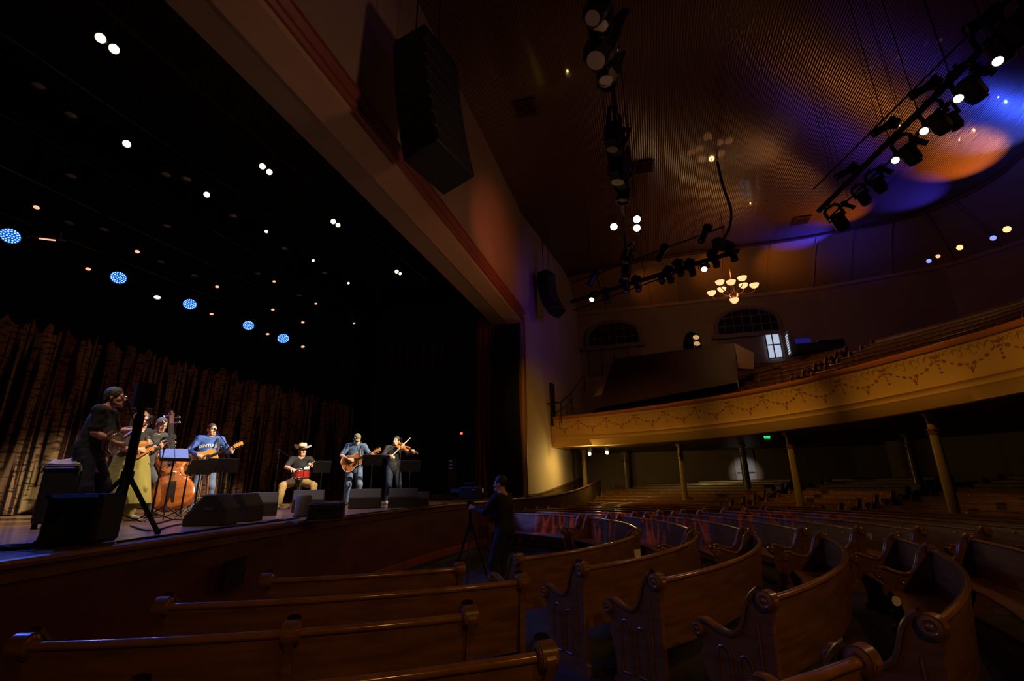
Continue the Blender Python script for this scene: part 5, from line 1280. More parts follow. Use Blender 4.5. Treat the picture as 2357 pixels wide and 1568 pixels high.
def violin_family(name, label, cat, mw, L, var, deep, neck_long=1.0, endpin=0):
    """L body length; origin at the bridge"""
    t = inst_root(name, label, cat, mw); q = L / .355
    ctl = [(-.195, 0), (-.19, .045), (-.165, .086), (-.12, .104), (-.075, .098), (-.04, .078), (-.035, .085), (-.028, .078), (-.01, .058), (.02, .054), (.045, .062), (.052, .072), (.06, .068), (.09, .082), (.125, .08), (.15, .058), (.158, .02), (.16, 0)]
    o = outline([(x * q, w * q) for x, w in ctl]); d = deep
    def plate(h0, h1, sgn):
        b = MB(); rows = []
        for s_, hh in ((1.0, 0), (.93, .35), (.8, .7), (.55, .93), (.25, 1.0), (.01, 1.02)): rows.append([(x * s_ - (1 - s_) * .015 * q, y * s_, h0 + (h1 - h0) * hh) for x, y in o])
        b.grid(rows, closed=True); return b
    b = MB(); b.prism([(x * .98, y * .97) for x, y in o], -d, 0); b.build('ribs', M[var], t)
    b = plate(.0, .016 * q, 1); b.add([(x, y, -.003 * q) for x, y in o], [tuple(range(len(o)))]); tp = b.build('top_plate', M[var], t, smooth=60)
    plate(-d - .002 * q, -d - .016 * q, -1).build('back_plate', M[var], t, smooth=60)
    for s in (1, -1):
        b = MB(); pts = [(.035, .022), (.03, .028), (.022, .03), (.01, .034), (-.005, .04), (-.02, .048), (-.032, .054), (-.04, .052), (-.044, .046)]
        b.tube([Vector((x * q, s * w * q, (.0135 - .10 * (w - .02)) * q)) for x, w in pts], .0023 * q, n=6); b.ell((.034 * q, s * .023 * q, .0145 * q), (.004 * q,) * 3); b.ell((-.043 * q, s * .048 * q, .0115 * q), (.0045 * q,) * 3); b.build('f_hole', M['ebony'], tp)
    b = MB(); b.prism([(-.02, 0), (-.021, .008), (-.012, .014), (0, .034), (.012, .014), (.021, .008), (.02, 0)], -.003, .003, Matrix(((0, 0, q, 0), (q, 0, 0, 0), (0, q, 0, .014 * q), (0, 0, 0, 1)))); b.build('bridge', M['bind'], t)
    b = MB(); b.prism([(-.18 * q, -.006 * q), (-.06 * q, -.021 * q), (-.055 * q, 0), (-.06 * q, .021 * q), (-.18 * q, .006 * q)], .024 * q, .031 * q); b.build('tailpiece', M['ebony'], t)
    nx = .27 * q * neck_long + .02 * q
    b = MB(); b.tube([Vector((.15 * q, 0, -.02 * q)), Vector((.18 * q, 0, .005 * q)), Vector((nx, 0, .012 * q))], .012 * q, n=10, rr=[.016 * q, .0125 * q, .0115 * q]); b.build('neck', M[var], t)
    b = MB(); b.prism([(.05 * q, -.021 * q), (nx, -.0125 * q), (nx, .0125 * q), (.05 * q, .021 * q)], .024 * q, .030 * q, Matrix(((1, 0, 0, 0), (0, 1, 0, 0), (-.03, 0, 1, .004 * q), (0, 0, 0, 1)))); b.build('fingerboard', M['ebony'], t)
    b = MB(); b.box((nx + .04 * q, 0, .008 * q), (.085 * q, .026 * q, .026 * q), Matrix.Rotation(.22, 3, 'Y'), bev=.004 * q)
    sc = [(nx + .085 * q + (.006 + .016 * (1 - k / 16)) * q * math.cos(-PI / 2 + k * PI / 5), 0, -.004 * q + (.006 + .016 * (1 - k / 16)) * q * math.sin(-PI / 2 + k * PI / 5)) for k in range(17)]
    b.tube([Vector(p) for p in sc], .009 * q, n=8); b.cone((nx + .085 * q, -.016 * q, -.004 * q), (nx + .085 * q, .016 * q, -.004 * q), .009 * q); hd_ = b.build('scroll', M['rosew' if endpin else var], t)
    for k in range(4):
        b = MB(); x = nx + (.018 + .018 * k) * q; s = 1 if k % 2 else -1; b.cone((x, -s * .016 * q, .008 * q), (x, s * .034 * q, .008 * q), .0032 * q, n=8); b.ell((x, s * .04 * q, .008 * q), (.0095 * q, .006 * q, .0035 * q)); b.build('tuning_peg', M['ebony' if not endpin else 'steel'], hd_)
    b = MB(); [b.tube([Vector((-.06 * q, (-.009 + .006 * k) * q, .032 * q)), Vector((0, (-.0165 + .011 * k) * q, .049 * q)), Vector((nx, (-.0075 + .005 * k) * q, .026 * q))], .0009 * q, n=4) for k in range(4)]; b.build('strings', M['chrome'], t)
    if endpin: b = MB(); b.cone((-.19 * q, 0, -d / 2), (-.19 * q - endpin, 0, -d / 2), .008, n=8); b.ell((-.19 * q - endpin, 0, -d / 2), (.015,) * 3); b.build('endpin', M['steel'], t)
    return t
def mandolin(label, mw):
    t = inst_root('mandolin', label, 'mandolin', mw)
    o = outline([(-.17, 0), (-.165, .06), (-.12, .115), (-.05, .128), (.02, .105), (.06, .085), (.085, .10), (.11, .085), (.12, .04), (.125, 0)])
    b = MB(); b.prism(o, -.045, 0); b.build('body', M['rosew'], t)
    b = MB(); rows = []
    for s_, hh in ((.985, 0), (.85, .7), (.5, 1), (.02, 1.05)): rows.append([(x * s_, y * s_, .012 * hh) for x, y in o])
    b.grid(rows, closed=True); tp = b.build('top_plate', M['mando'], t, smooth=60)
    b = MB(); b.tube([Vector((x, y, 0)) for x, y in o + [o[0]]], .004, n=6); b.build('binding', M['bind'], tp)
    b = MB(); b.tube([Vector((.085 + .028 * (1 - k / 18) * math.cos(k * .55), .115 + .028 * (1 - k / 18) * math.sin(k * .55), -.02)) for k in range(18)], .016, n=8); b.build('scroll', M['rosew'], t)
    for s in (1, -1): b = MB(); b.tube([Vector((.03, s * .045, .009)), Vector((0, s * .055, .009)), Vector((-.04, s * .068, .008)), Vector((-.055, s * .062, .008))], .0035, n=6); b.build('f_hole', M['ebony'], tp)
    b = MB(); b.box((-.05, 0, .017), (.012, .1, .014)); b.build('bridge', M['ebony'], t)
    b = MB(); b.prism([(.02, -.018), (.32, -.0145), (.32, .0145), (.02, .018)], .013, .020); b.tube([Vector((.11, 0, 0)), Vector((.32, 0, 0))], .014, n=8); b.build('neck', M['ebony'], t)
    b = MB(); b.prism([(.32, -.02), (.34, -.04), (.43, -.035), (.45, -.05), (.47, 0), (.45, .05), (.43, .035), (.34, .04), (.32, .02)], -.003, .012); hd_ = b.build('headstock', M['ebony'], t)
    for s in (1, -1):
        for k in range(4): b = MB(); x = .345 + .025 * k; b.cone((x, s * .03, .0), (x, s * .055, .0), .0025, n=6); b.ell((x, s * .06, 0), (.008, .006, .005)); b.cone((x, s * .015, .012), (x, s * .015, .022), .004, n=6); b.build('tuning_peg', M['chrome'], hd_)
    b = MB(); [b.cone((-.13, -.014 + .004 * k, .016), (.32, -.011 + .003 * k, .024), .0008, n=4) for k in range(8)]; b.build('strings', M['chrome'], t); return t
def banjo(label, mw):
    t = inst_root('banjo', label, 'banjo', mw)
    b = MB(); b.lathe([(.15, -.075), (.17, -.07), (.172, -.03), (.145, -.02), (.142, 0)], n=36); b.build('resonator', M['rosew'], t)
    b = MB(); b.cone((0, 0, -.02), (0, 0, .004), .139, n=36); hd_ = b.build('drum_head', M['drumh'], t)
    b = MB(); b.tube([Vector((.142 * math.cos(q), .142 * math.sin(q), .004)) for q in [k * PI / 18 for k in range(37)]], .006, n=8); [b.cone((.15 * math.cos(q), .15 * math.sin(q), -.03), (.15 * math.cos(q), .15 * math.sin(q), .006), .004, n=6) for q in [k * PI / 12 for k in range(24)]]; b.build('tension_hoop', M['chrome'], t)
    b = MB(); b.box((-.05, 0, .012), (.006, .06, .014)); b.build('bridge', M['bind'], t)
    b = MB(); b.prism([(.14, -.022), (.60, -.017), (.60, .017), (.14, .022)], -.012, .012); b.build('neck', M['mahog'], t)
    b = MB(); b.prism([(.60, -.018), (.62, -.036), (.74, -.04), (.76, 0), (.74, .04), (.62, .036), (.60, .018)], -.008, .008); hs_ = b.build('headstock', M['ebony'], t)
    for s in (1, -1):
        for k in range(2): b = MB(); x = .645 + .055 * k; b.cone((x, s * .03, 0), (x, s * .06, 0), .004, n=6); b.ell((x, s * .066, 0), (.012, .008, .006)); b.build('tuning_peg', M['chrome'], hs_)
    b = MB(); [b.cone((-.13, -.016 + .008 * k, .010), (.6, -.012 + .006 * k, .014), .0009, n=4) for k in range(5)]; b.build('strings', M['chrome'], t); return t
# ------------------------------------------------------------------ the band
def yaw_to(fx, fy): return math.atan2(fx, -fy)
def local(t, v):
    """point of a person's frame in the world"""
    return Matrix.Translation(t.location) @ Matrix.Rotation(t.rotation_euler.z, 4, 'Z') @ Matrix.Scale(t.scale.x, 4) @ Vector(v)
def held(t, pos, xd, zd):
    return Matrix.Translation(t.location) @ Matrix.Rotation(t.rotation_euler.z, 4, 'Z') @ frame_mat(pos, xd, zd)
def strap(t, pts, m='case'):
    b = MB(); s = spline(pts, 5); rows = []
    L, Rr = [], []
    for i, p in enumerate(s):
        d = (s[min(i + 1, len(s) - 1)] - s[max(i - 1, 0)]).normalized(); w = d.cross(Vector((0, -1, .3))).normalized() * .024; L.append(tuple(p - w)); Rr.append(tuple(p + w))
    b.grid([L, Rr]); return b.build('strap', M[m], t)
def guitar_pose(ang, cx=-.02, cz=1.08, cy=-.235, tilt=.12):
    xd = V(math.cos(ang), -.18, math.sin(ang)); xd = nrm(xd); zd = nrm(V(.0, -1, tilt)); zd = nrm(zd - xd * (zd @ xd)); yd = np.cross(zd, xd); o = V(cx, cy, cz)
    return o, xd, yd, zd
def guitarist(label, loc, yaw, look, glabel, top, ang=.42, head=None, cz=1.08, kx=0):
    o, xd, yd, zd = guitar_pose(ang, cz=cz)
    hl = o + xd * .415 - yd * .03 - zd * .045; hr = o + xd * -.06 + yd * .06 + zd * .035
    fl = dict(d=tuple(yd * .8 + xd * .1 + zd * .35), n=tuple(zd), curl=.75, thumb=.2); fr_ = dict(d=tuple(xd * .75 - yd * .55), n=tuple(-zd), curl=.55, thumb=.4)
    J = dict(pelvis=(0, .02, .95), chest=(0, .03, 1.27), neck=(0, .01, 1.485), head=(0, -.02, 1.62), handL=tuple(hl - yd * .07), handR=tuple(hr - V(.08, 0, 0)), elbowL=(.7, .1, -.9), elbowR=(-.9, .25, -.5), gripL=fl, gripR=fr_, footL=(.15, -.02, .08), footR=(-.13, .05, .08))
    J.update(head or {}); t, sh, K = person('person', label, loc, yaw, J, look)
    g = guitar(glabel, held(t, o, xd, zd), top)
    P = [Vector(o + xd * -.31 - zd * .05), Vector((-.2, -.02, 1.3)), Vector((-.12, .12, 1.52)), Vector((.08, .05, 1.555)), Vector((.13, -.1, 1.42)), Vector(o + xd * .17 + zd * .01)]
    strap(t, [P[2] + Vector((0, 0, .0)), P[3], P[4], P[5]]); return t, sh, K, g
DZ = DECK
# 1 banjo player at the left
P = onz(262, 1212, DECK); Y1 = 6.45; loc = Vector((ony(262, 925, Y1).x - .12, Y1, DECK))
o = V(-.06, -.24, 1.02); xd = nrm(V(.75, -.25, .55)); zd = nrm(V(0, -1, .1)); zd = nrm(zd - xd * (zd @ xd)); yd = np.cross(zd, xd)
J = dict(pelvis=(0, .03, .95), chest=(0, .0, 1.28), neck=(0, -.03, 1.48), head=(0, -.10, 1.615), hpitch=-.02, handL=tuple(o + xd * .48 - yd * .08 - zd * .04), handR=tuple(o - V(.05, -.04, 0) + zd * .06 + yd * .0), elbowL=(.8, 0, -.8), elbowR=(-.4, .8, -.45),
         gripL=dict(d=tuple(yd + zd * .3), n=tuple(zd), curl=.8), gripR=dict(d=tuple(xd * .6 - V(0, 0, .5) + V(0, -.4, 0)), n=tuple(-zd), curl=.5), footL=(.14, -.12, .08), footR=(-.12, .12, .08))
t, s, K = person('person', 'heavy set man in black t-shirt and dark jeans playing banjo, nearest the left edge', loc, yaw_to(1, .40), J, dict(top='blacktee', bottom='darkjeans', hair='hairs', hairs='thick', belly=.06, sleeve=.6, skin='skin2', shoe='shoe', hem=-.16, beard='goatee'), 1.03)
banjo('banjo with metal hoop held by the man in the black t-shirt', held(t, o * 1.03, xd, zd))
# 2 woman with the mandolin
Y2 = 7.5; loc = Vector((ony(323, 972, Y2).x, Y2, DECK))
o = V(-.02, -.22, 1.06); xd = nrm(V(.85, -.2, .45)); zd = nrm(V(0, -1, .12)); zd = nrm(zd - xd * (zd @ xd)); yd = np.cross(zd, xd)
J = dict(pelvis=(0, .02, .92), chest=(0, .02, 1.2), neck=(0, .0, 1.41), head=(.0, -.02, 1.535), hyaw=.35, hpitch=.1, shw=.155, handL=tuple(o + xd * .26 - yd * .07 - zd * .04), handR=tuple(o - xd * .06 + zd * .05 + yd * .03 - V(.06, 0, 0)), elbowL=(.3, .4, -.9), elbowR=(-.35, .6, -.8),
         gripL=dict(d=tuple(yd + zd * .3), n=tuple(zd), curl=.8), gripR=dict(d=tuple(xd * .8 - yd * .4), n=tuple(-zd), curl=.5), footL=(.1, -.03, .08), footR=(-.1, .05, .08))
t, s, K = person('person', 'long haired woman in a dark top and olive skirt playing a mandolin', loc, yaw_to(.9, -.25), J, dict(top='blacktee', bottom='olive', skirt='olive', hair='hairl', hairs='long', sleeve=.5, ease=.01, shoe='shoel'), .97)
mandolin('sunburst mandolin held by the long haired woman', held(t, o, xd, zd))
# 3 bassist
Y3 = 8.75; loc = Vector((ony(362, 990, Y3).x - .12, Y3, DECK)); yw = yaw_to(1, -.25)
bw = Vector((ony(399, 1160, 8.3).x, 8.3, DECK + .18)); top_ = Vector((ony(395, 932, 8.75).x, 8.75, DECK + 1.93)); ax_ = (top_ - bw).normalized()
Ln = 1.06; qb = Ln / .355; mwb = frame_mat(tuple(bw + ax_ * (.19 * qb)), ax_, (.50, -.86, .02)); bass = violin_family('double_bass', 'big reddish brown double bass standing beside the grey haired bassist', 'double bass', mwb, Ln, 'bassw', .19, 1.08, endpin=.12)
inv = (Matrix.Translation(loc) @ Matrix.Rotation(yw, 4, 'Z')).inverted()
bl = lambda x, y, z: np.array(inv @ (mwb @ Vector((x, y, z))))
hL = bl(.60, 0, -.02); hR = bl(.10, .02, .16)
J = dict(pelvis=(0, .05, .88), chest=(.02, -.02, 1.23), neck=(.03, -.10, 1.44), head=(.04, -.17, 1.575), hpitch=.4, hyaw=-.1, handL=tuple(hL + V(0, .03, -.05)), handR=tuple(hR), elbowL=(.8, .2, -.3), elbowR=(-.5, .0, -.8), gripL=dict(d=(0, -.5, .6), n=(-.5, -.6, 0), curl=.7), gripR=dict(d=(.2, -.5, -.6), n=(0, .2, -.6), curl=.6), footL=(.16, -.15, .08), footR=(-.18, .0, .08))
t, s, K = person('person', 'grey haired man with glasses in a charcoal shirt bending over the double bass', loc, yw, J, dict(top='greyshirt', bottom='slate', hair='hairg', hairs='short', glasses=True, belly=.03, sleeve=.6, collar=True, brow='hairg'), 1.0)
# 4 singer in the blue sweatshirt
Y4 = 10.05; loc = Vector((ony(486, 1000, Y4).x, Y4, DECK))
t, s4, K, g = guitarist('singer in a blue lettered sweatshirt and jeans playing a pale acoustic guitar', loc, yaw_to(.62, -.78), dict(top='blueshirt', bottom='jeans', hair='hairb', hairs='short', sleeve=1, ease=.022, belly=.02, shoe='shoe', brow='hairk', topname='sweatshirt'),
                     'pale spruce acoustic guitar held by the singer in blue', 'spruce', .50, dict(hyaw=.45, hpitch=.0), cz=1.05)
bpy.context.view_layer.update()
lt = text('KENTUCKY', .078, M['paper'], s4, Matrix.Translation((0, -.30, 1.275)) @ Matrix.Rotation(PI / 2, 4, 'X'), depth=.0, bold=.004)
for v in lt.data.vertices:
    v.co.z += .025 - 1.1 * v.co.x ** 2
    hit, p, nn, i_ = s4.ray_cast(Vector((v.co.x, -.6, v.co.z)), Vector((0, 1, 0)))
    if hit: v.co.y = p.y - .006
# 5 drummer
Y5 = 11.35; loc = Vector((ony(690, 1085, Y5).x, Y5, DECK))
J = dict(pelvis=(0, .08, .62), chest=(0, .04, .92), neck=(0, .0, 1.13), head=(.01, -.03, 1.265), hyaw=.35, handL=(.22, -.42, .93), handR=(-.16, -.42, .84), elbowL=(.8, .1, -.6), elbowR=(-.9, .2, -.4), gripL=dict(d=(-.2, -.7, .3), n=(-.5, 0, -.6), curl=1.0), gripR=dict(d=(.35, -.7, -.1), n=(.2, 0, -1), curl=1.0),
         footL=(.36, -.42, .08), footR=(-.36, -.40, .08), kneeL=(.5, -.7, .8), kneeR=(-.5, -.7, .8))
t, s, K = person('person', 'seated drummer in a pale cowboy hat, black t-shirt and khaki trousers', loc, yaw_to(.42, -.9), J, dict(top='blacktee', bottom='khaki', hair='hairk', hairs='short', hat='cowboy', sleeve=.6, shoe='shoel', hem=-.08), .99)
m5 = Matrix.Translation(loc) @ Matrix.Rotation(t.rotation_euler.z, 4, 'Z')
d = thing('snare_drum', 'red snare drum with chrome lugs before the seated drummer', 'drum', m5 @ Vector((.03, -.42, .66)), t.rotation_euler.z)
b = MB(); b.cone((0, 0, 0), (0, 0, .14), .178, n=36); sh_ = b.build('shell', M['drumr'], d)
b = MB(); b.cone((0, 0, .141), (0, 0, .146), .172, n=36); b.build('drum_head', M['drumh'], d)
b = MB(); [b.tube([Vector((.182 * math.cos(q), .182 * math.sin(q), z)) for q in [k * PI / 18 for k in range(37)]], .006, n=6) for z in (0, .142)]; b.build('hoop', M['chrome'], d)
for k in range(8): b = MB(); a = k * PI / 4 + .2; b.box((.187 * math.cos(a), .187 * math.sin(a), .07), (.018, .018, .075), bev=.004); b.cone((.187 * math.cos(a), .187 * math.sin(a), 0), (.187 * math.cos(a), .187 * math.sin(a), .145), .003, n=6); b.build('lug', M['chrome'], d)
b = MB(); b.cone((0, 0, -.64 + .12), (0, 0, -.03), .014); [b.cone((0, 0, -.35), (.26 * math.cos(a), .26 * math.sin(a), -.65), .01, n=8) for a in (.3, 2.4, 4.5)]; [b.cone((0, 0, -.05), (.17 * math.cos(a), .17 * math.sin(a), -.01), .009, n=8) for a in (.3, 2.4, 4.5)]; b.build('stand', M['chrome'], d)
for kk, (hx, hy, hz, ex, ey, ez) in enumerate(((.20, -.49, .95, .06, -.45, .86), (-.10, -.50, .83, .08, -.52, .845))):
    st_ = thing('drum_brush', 'pale drum %s in the drummer\'s %s hand' % (('stick', 'left') if kk == 0 else ('brush', 'right')), 'drum stick', m5 @ Vector((hx, hy, hz)))
    a_, b_ = m5 @ Vector((hx - (ex - hx) * .6, hy - (ey - hy) * .6, hz - (ez - hz) * .6)), m5 @ Vector((ex, ey, ez)); b = MB(); b.cone(a_, b_, .007, .005, n=8); b.build('shaft', M['bind'], st_, world=True)
    if kk: b = MB(); b.cone(b_ - (b_ - a_) * .3, b_ + (b_ - a_) * .35, .008, .045, n=12); b.build('bristles', M['paper'], st_, world=True)
st_ = thing('drum_stool', 'round black stool under the seated drummer', 'stool', m5 @ Vector((0, .1, 0))); b = MB(); b.lathe([(.15, .46), (.17, .49), (.16, .53)], n=24); b.build('seat', M['case'], st_); b = MB(); b.cone((0, 0, .2), (0, 0, .46), .018); [b.cone((0, 0, .3), (.22 * math.cos(a), .22 * math.sin(a), 0), .012, n=8) for a in (.2, 2.3, 4.4)]; b.build('stand', M['steel'], st_)
# 6 guitarist with cap
Y6 = 12.35; loc = Vector((ony(812, 1130, Y6).x, Y6, DECK))
t, s6, K, g = guitarist('white bearded guitarist in a cap, denim shirt and jeans', loc, yaw_to(.38, -.92), dict(top='denim', bottom='jeans', hair='hairg', hairs='short', hat='cap', beard='beard', sleeve=.62, belly=.05, collar=True, ease=.02, hem=-.2, brow='hairg'),
                     'reddish brown acoustic guitar held by the bearded guitarist', 'mahog', .45, dict(hyaw=.1, hpitch=.55, head=(0, -.06, 1.60)), cz=1.07)
# 7 fiddler
Y7 = 12.85; loc = Vector((ony(903, 1130, Y7).x, Y7, DECK)); yw = yaw_to(.5, -.85)
vo = V(.16, -.30, 1.42); vx = nrm(V(.75, -.55, -.42)); vz = nrm(V(-.35, -.62, .7)); vz = nrm(vz - vx * (vz @ vx)); vy = np.cross(vz, vx)
J = dict(pelvis=(0, .02, .95), chest=(0, .02, 1.26), neck=(0, .01, 1.47), head=(.03, -.02, 1.605), hyaw=-.75, hroll=.12, hpitch=.05, handL=tuple(vo + vx * .30 - vz * .03 - vy * .02), handR=(-.20, -.36, 1.20), elbowL=(.5, .0, -1), elbowR=(-.8, .1, -.6),
         gripL=dict(d=tuple(-vy * .3 + vz * .9 - vx * .1), n=tuple(vy), curl=.8), gripR=dict(d=(.4, -.6, -.2), n=(.1, .2, -1), curl=.7), footL=(.13, -.02, .08), footR=(-.12, .06, .08))
t, s7, K = person('person', 'dark haired fiddler in black shirt at the right end of the band', loc, yw, J, dict(top='blacktee', bottom='darkjeans', belt=True, hair='hairk', hairs='short', sleeve=1, collar=True, belly=.01, ease=.018, shoe='shoel', hem=-.2, topname='shirt'), .99)
violin_family('violin', 'reddish violin under the chin of the fiddler', 'violin', held(t, vo, vx, vz), .37, 'violw', .032, 1.0)
a_, b_ = local(t, (-.17, -.41, 1.22)), local(t, (.30, -.36, 1.68)); bo = thing('violin_bow', 'thin pale violin bow drawn across the strings by the fiddler', 'bow', a_)
b = MB(); mid = (a_ + b_) / 2 + Vector((0, 0, .012)); b.tube(spline([a_, mid, b_], 5), .0045, n=6); b.build('stick', M['bind'], bo, world=True); b = MB(); b.cone(a_ + Vector((.0, 0, -.02)), b_ + Vector((0, 0, -.012)), .003, n=5); b.box(a_ + Vector((0, 0, -.01)), (.02, .02, .025)); b.build('hair', M['paper'], bo, world=True)
# 8 camera operator in the dark
loc = Vector((-.17, 8.0, FLOOR)); yw = yaw_to(-.9, .45)
J = dict(pelvis=(0, .02, .95), chest=(0, .0, 1.26), neck=(0, -.02, 1.46), head=(.0, -.06, 1.60), handL=(.12, -.45, 1.25), handR=(-.12, -.42, 1.2), gripL=dict(d=(0, -1, .2), n=(-1, 0, 0), curl=.8), gripR=dict(d=(0, -1, 0), n=(1, 0, 0), curl=.8), footL=(.13, 0, .08), footR=(-.13, 0, .08))
t, s8, K = person('person', 'camera operator all in black standing in the dark by the stage front', loc, yw, J, dict(top='blacktee', bottom='blacktee', hair='hairk', hairs='short', sleeve=1), 1.03)
m8 = Matrix.Translation(loc) @ Matrix.Rotation(yw, 4, 'Z'); tp = thing('tripod', 'black camera tripod before the operator by the stage', 'tripod', m8 @ Vector((0, -.62, 0)))
for k in range(3): a = k * 2 * PI / 3 + .5; b = MB(); b.cone((0, 0, 1.1), (.38 * math.cos(a), .38 * math.sin(a), .02), .018, .013, n=8); b.build('leg', M['metal'], tp)
b = MB(); b.cone((0, 0, .9), (0, 0, 1.3), .025); b.lathe([(.06, 1.3), (.06, 1.38), (.03, 1.4)], n=14); b.cone((0, 0, 1.33), Vector((.35, -.25, 1.2)), .01, n=6); b.build('head', M['metal'], tp)
vc = thing('video_camera', 'black video camera with small lit screen on the tripod', 'camera', m8 @ Vector((0, -.62, 1.42)), yw)
b = MB(); b.box((0, 0, .10), (.16, .38, .2), bev=.02); b.cone((0, -.19, .11), (0, -.36, .11), .06, .07, n=18); b.box((0, -.02, .25), (.04, .22, .04), bev=.01); b.build('body', M['case'], vc)
b = MB(); b.box((-.17, .1, .14), (.14, .015, .09), bev=.004); sc_ = b.build('viewfinder', M['case'], vc); b = MB(); b.box((-.17, .111, .14), (.12, .004, .07)); b.build('screen', mat('dim_screen', (.1, .3, .3), .3, emis=(.15, .5, .5), estr=.25), sc_)
b = MB(); b.ell((.083, .1, .15), (.006,) * 3); b.build('tally_light', M['redled'], vc)

# ------------------------------------------------------------------ gear on the stage
def wedge(px, py, label, w=.62, yaw=0, h=.36, d=.5, Y=None):
    P = onz(px, py, DECK); t = thing('floor_monitor', label, 'loudspeaker', P, yaw, 'floor monitors along the stage front')
    pr = [(0, 0), (d, 0), (d, h * .55), (d * .72, h), (d * .45, h), (0, .09)]; b = MB(); b.prism([(x - d / 2, z) for x, z in pr], -w / 2, w / 2, Matrix(((0, 0, 1, 0), (1, 0, 0, 0), (0, 1, 0, 0), (0, 0, 0, 1)))); o = b.build('cabinet', M['wedge'], t, smooth=0)
    md = o.modifiers.new('bevel', 'BEVEL'); md.width = .018; md.segments = 2
    b = MB(); q = Vector((0, -d / 2 + d * .225, (h + .09) / 2)); an_ = math.atan2(h - .09, d * .45); b.box(q + Vector((0, -math.sin(an_), math.cos(an_))) * .006, (w * .9, math.hypot(d * .45, h - .09) * .9, .012), Matrix.Rotation(an_, 3, 'X')); b.build('grille', M['grille'], t)
    b = MB(); b.box((w / 2 + .002, d * .12, h * .55), (.01, .12, .04)); b.build('handle', M['steel'], t); return t
# their grilles face the band (away from the camera) so the sloping front looks upstage
wedge(484, 1209, 'large dark floor monitor nearest the camera on the stage edge', .40, yaw_to(-1, -.1), .38, .50)
wedge(553, 1200, 'dark floor monitor standing just behind the largest one', .40, yaw_to(-1, .1), .38, .42)
wedge(603, 1187, 'floor monitor between the blue singer and the drummer', .42, yaw_to(-.5, .9), .38, .42)
wedge(708, 1178, 'pale lit floor monitor in front of the seated drummer', .56, yaw_to(-.35, .95), .40, .46)
wedge(840, 1170, 'floor monitor in front of the bearded guitarist', .66, yaw_to(-.22, .97), .40, .46)
wedge(927, 1168, 'floor monitor in front of the fiddler', .62, yaw_to(-.2, .97), .40, .46)
wedge(972, 1166, 'smallest floor monitor at the right end of the row', .28, yaw_to(-.2, .97), .32, .38)
P = onz(695, 1190, DECK); t = thing('fan', 'round upright stage fan lit blue beside the drummer\'s floor monitor', 'fan', P); b = MB(); b.lathe([(.12, 0), (.125, .03), (.12, .3), (.10, .33)], n=24); b.build('drum', mat('grey_plastic', (.12, .12, .14), .5), t); b = MB(); b.lathe([(.14, 0), (.14, .02)], n=24); b.build('base', M['case'], t)
P = onz(750, 1196, DECK); t = thing('flat_case', 'low black box with cables on the stage lip', 'box', P, R(14)); b = MB(); b.box((0, 0, .12), (.48, .36, .22), bev=.02); b.build('body', M['case'], t); b = MB(); b.cone((-.1, -.2, .14), (.1, -.2, .14), .012); b.build('handle', M['metal'], t)
P = onz(1018, 1152, DECK); t = thing('gear_box', 'low dark gear box at the far end of the stage', 'box', P, R(14)); b = MB(); b.box((0, .1, .09), (.7, .4, .18), bev=.02); b.build('body', M['case'], t)
# left foreground: cases
t = thing('road_case', 'large black case standing on the near stage edge at the left', 'case', onz(168, 1258, DECK) + Vector((-.10, .16, 0)), R(8)); b = MB(); b.box((0, 0, .215), (.44, .36, .41), bev=.03); b.build('body', M['case'], t); b = MB(); [b.box((s * .21, -.17, z), (.04, .04, .04), bev=.01) for s in (1, -1) for z in (.03, .4)]; b.build('corner', M['metal'], t)
t = thing('speaker_cabinet', 'rounded black monitor speaker tipped back beside the large case', 'loudspeaker', onz(88, 1262, DECK) + Vector((0, .18, 0)), R(40)); t.scale = (.62, .7, .75); b = MB(); b.prism([(-.25, 0), (.2, 0), (.28, .12), (.22, .34), (.05, .40), (-.2, .2)], -.22, .22, YZ); o = b.build('cabinet', M['case'], t, smooth=0); md = o.modifiers.new('bevel', 'BEVEL'); md.width = .04; md.segments = 3
b = MB(); b.box((-.08, 0, .31), (.30, .36, .012), Matrix.Rotation(-.7, 3, 'Y')); b.build('grille', M['grille'], t)
P = onz(145, 1208, DECK); P = Vector((-5.78, 6.4, DECK)); t = thing('rolling_case', 'tall black rolling case with a pale towel on top', 'case', P, R(10)); b = MB(); b.box((0, 0, .40), (.40, .40, .68), bev=.02); b.build('body', M['case'], t); b = MB(); b.tube([Vector((-.22, -.22, .5)), Vector((-.22, -.22, .76)), Vector((.22, -.22, .76)), Vector((.22, -.22, .5))], .012, n=6); b.build('handle', M['steel'], t)
b = MB(); [b.cone((sx * .16, sy * .16, .0), (sx * .16, sy * .16, .06), .03) for sx in (1, -1) for sy in (1, -1)]; b.build('wheel', M['metal'], t)
tw = thing('towel', 'crumpled pale towel lying on the tall black rolling case', 'towel', P + Vector((0, 0, .745))); b = MB(); rows = []
for i in range(15):
    row = []
    for j in range(22):
        u, v = i / 14 * 2 - 1, j / 21 * 2 - 1; z = .02 + .10 * (1 - v * v) * (1 - u * u) + .018 * math.sin(5 * v + 2 * u) + .014 * math.sin(11 * u - 3 * v) - max(0, abs(v) - .85) * .5; row.append((v * .26, u * .17 + .02 * math.sin(4 * v), max(z, .006 - max(0, abs(v) - .85) * .5)))
    rows.append(row)
b.grid(rows); b.grid([[(x, y, z - .012) for x, y, z in r_] for r_ in rows]); b.build('cloth', M['towel'], tw, smooth=80)
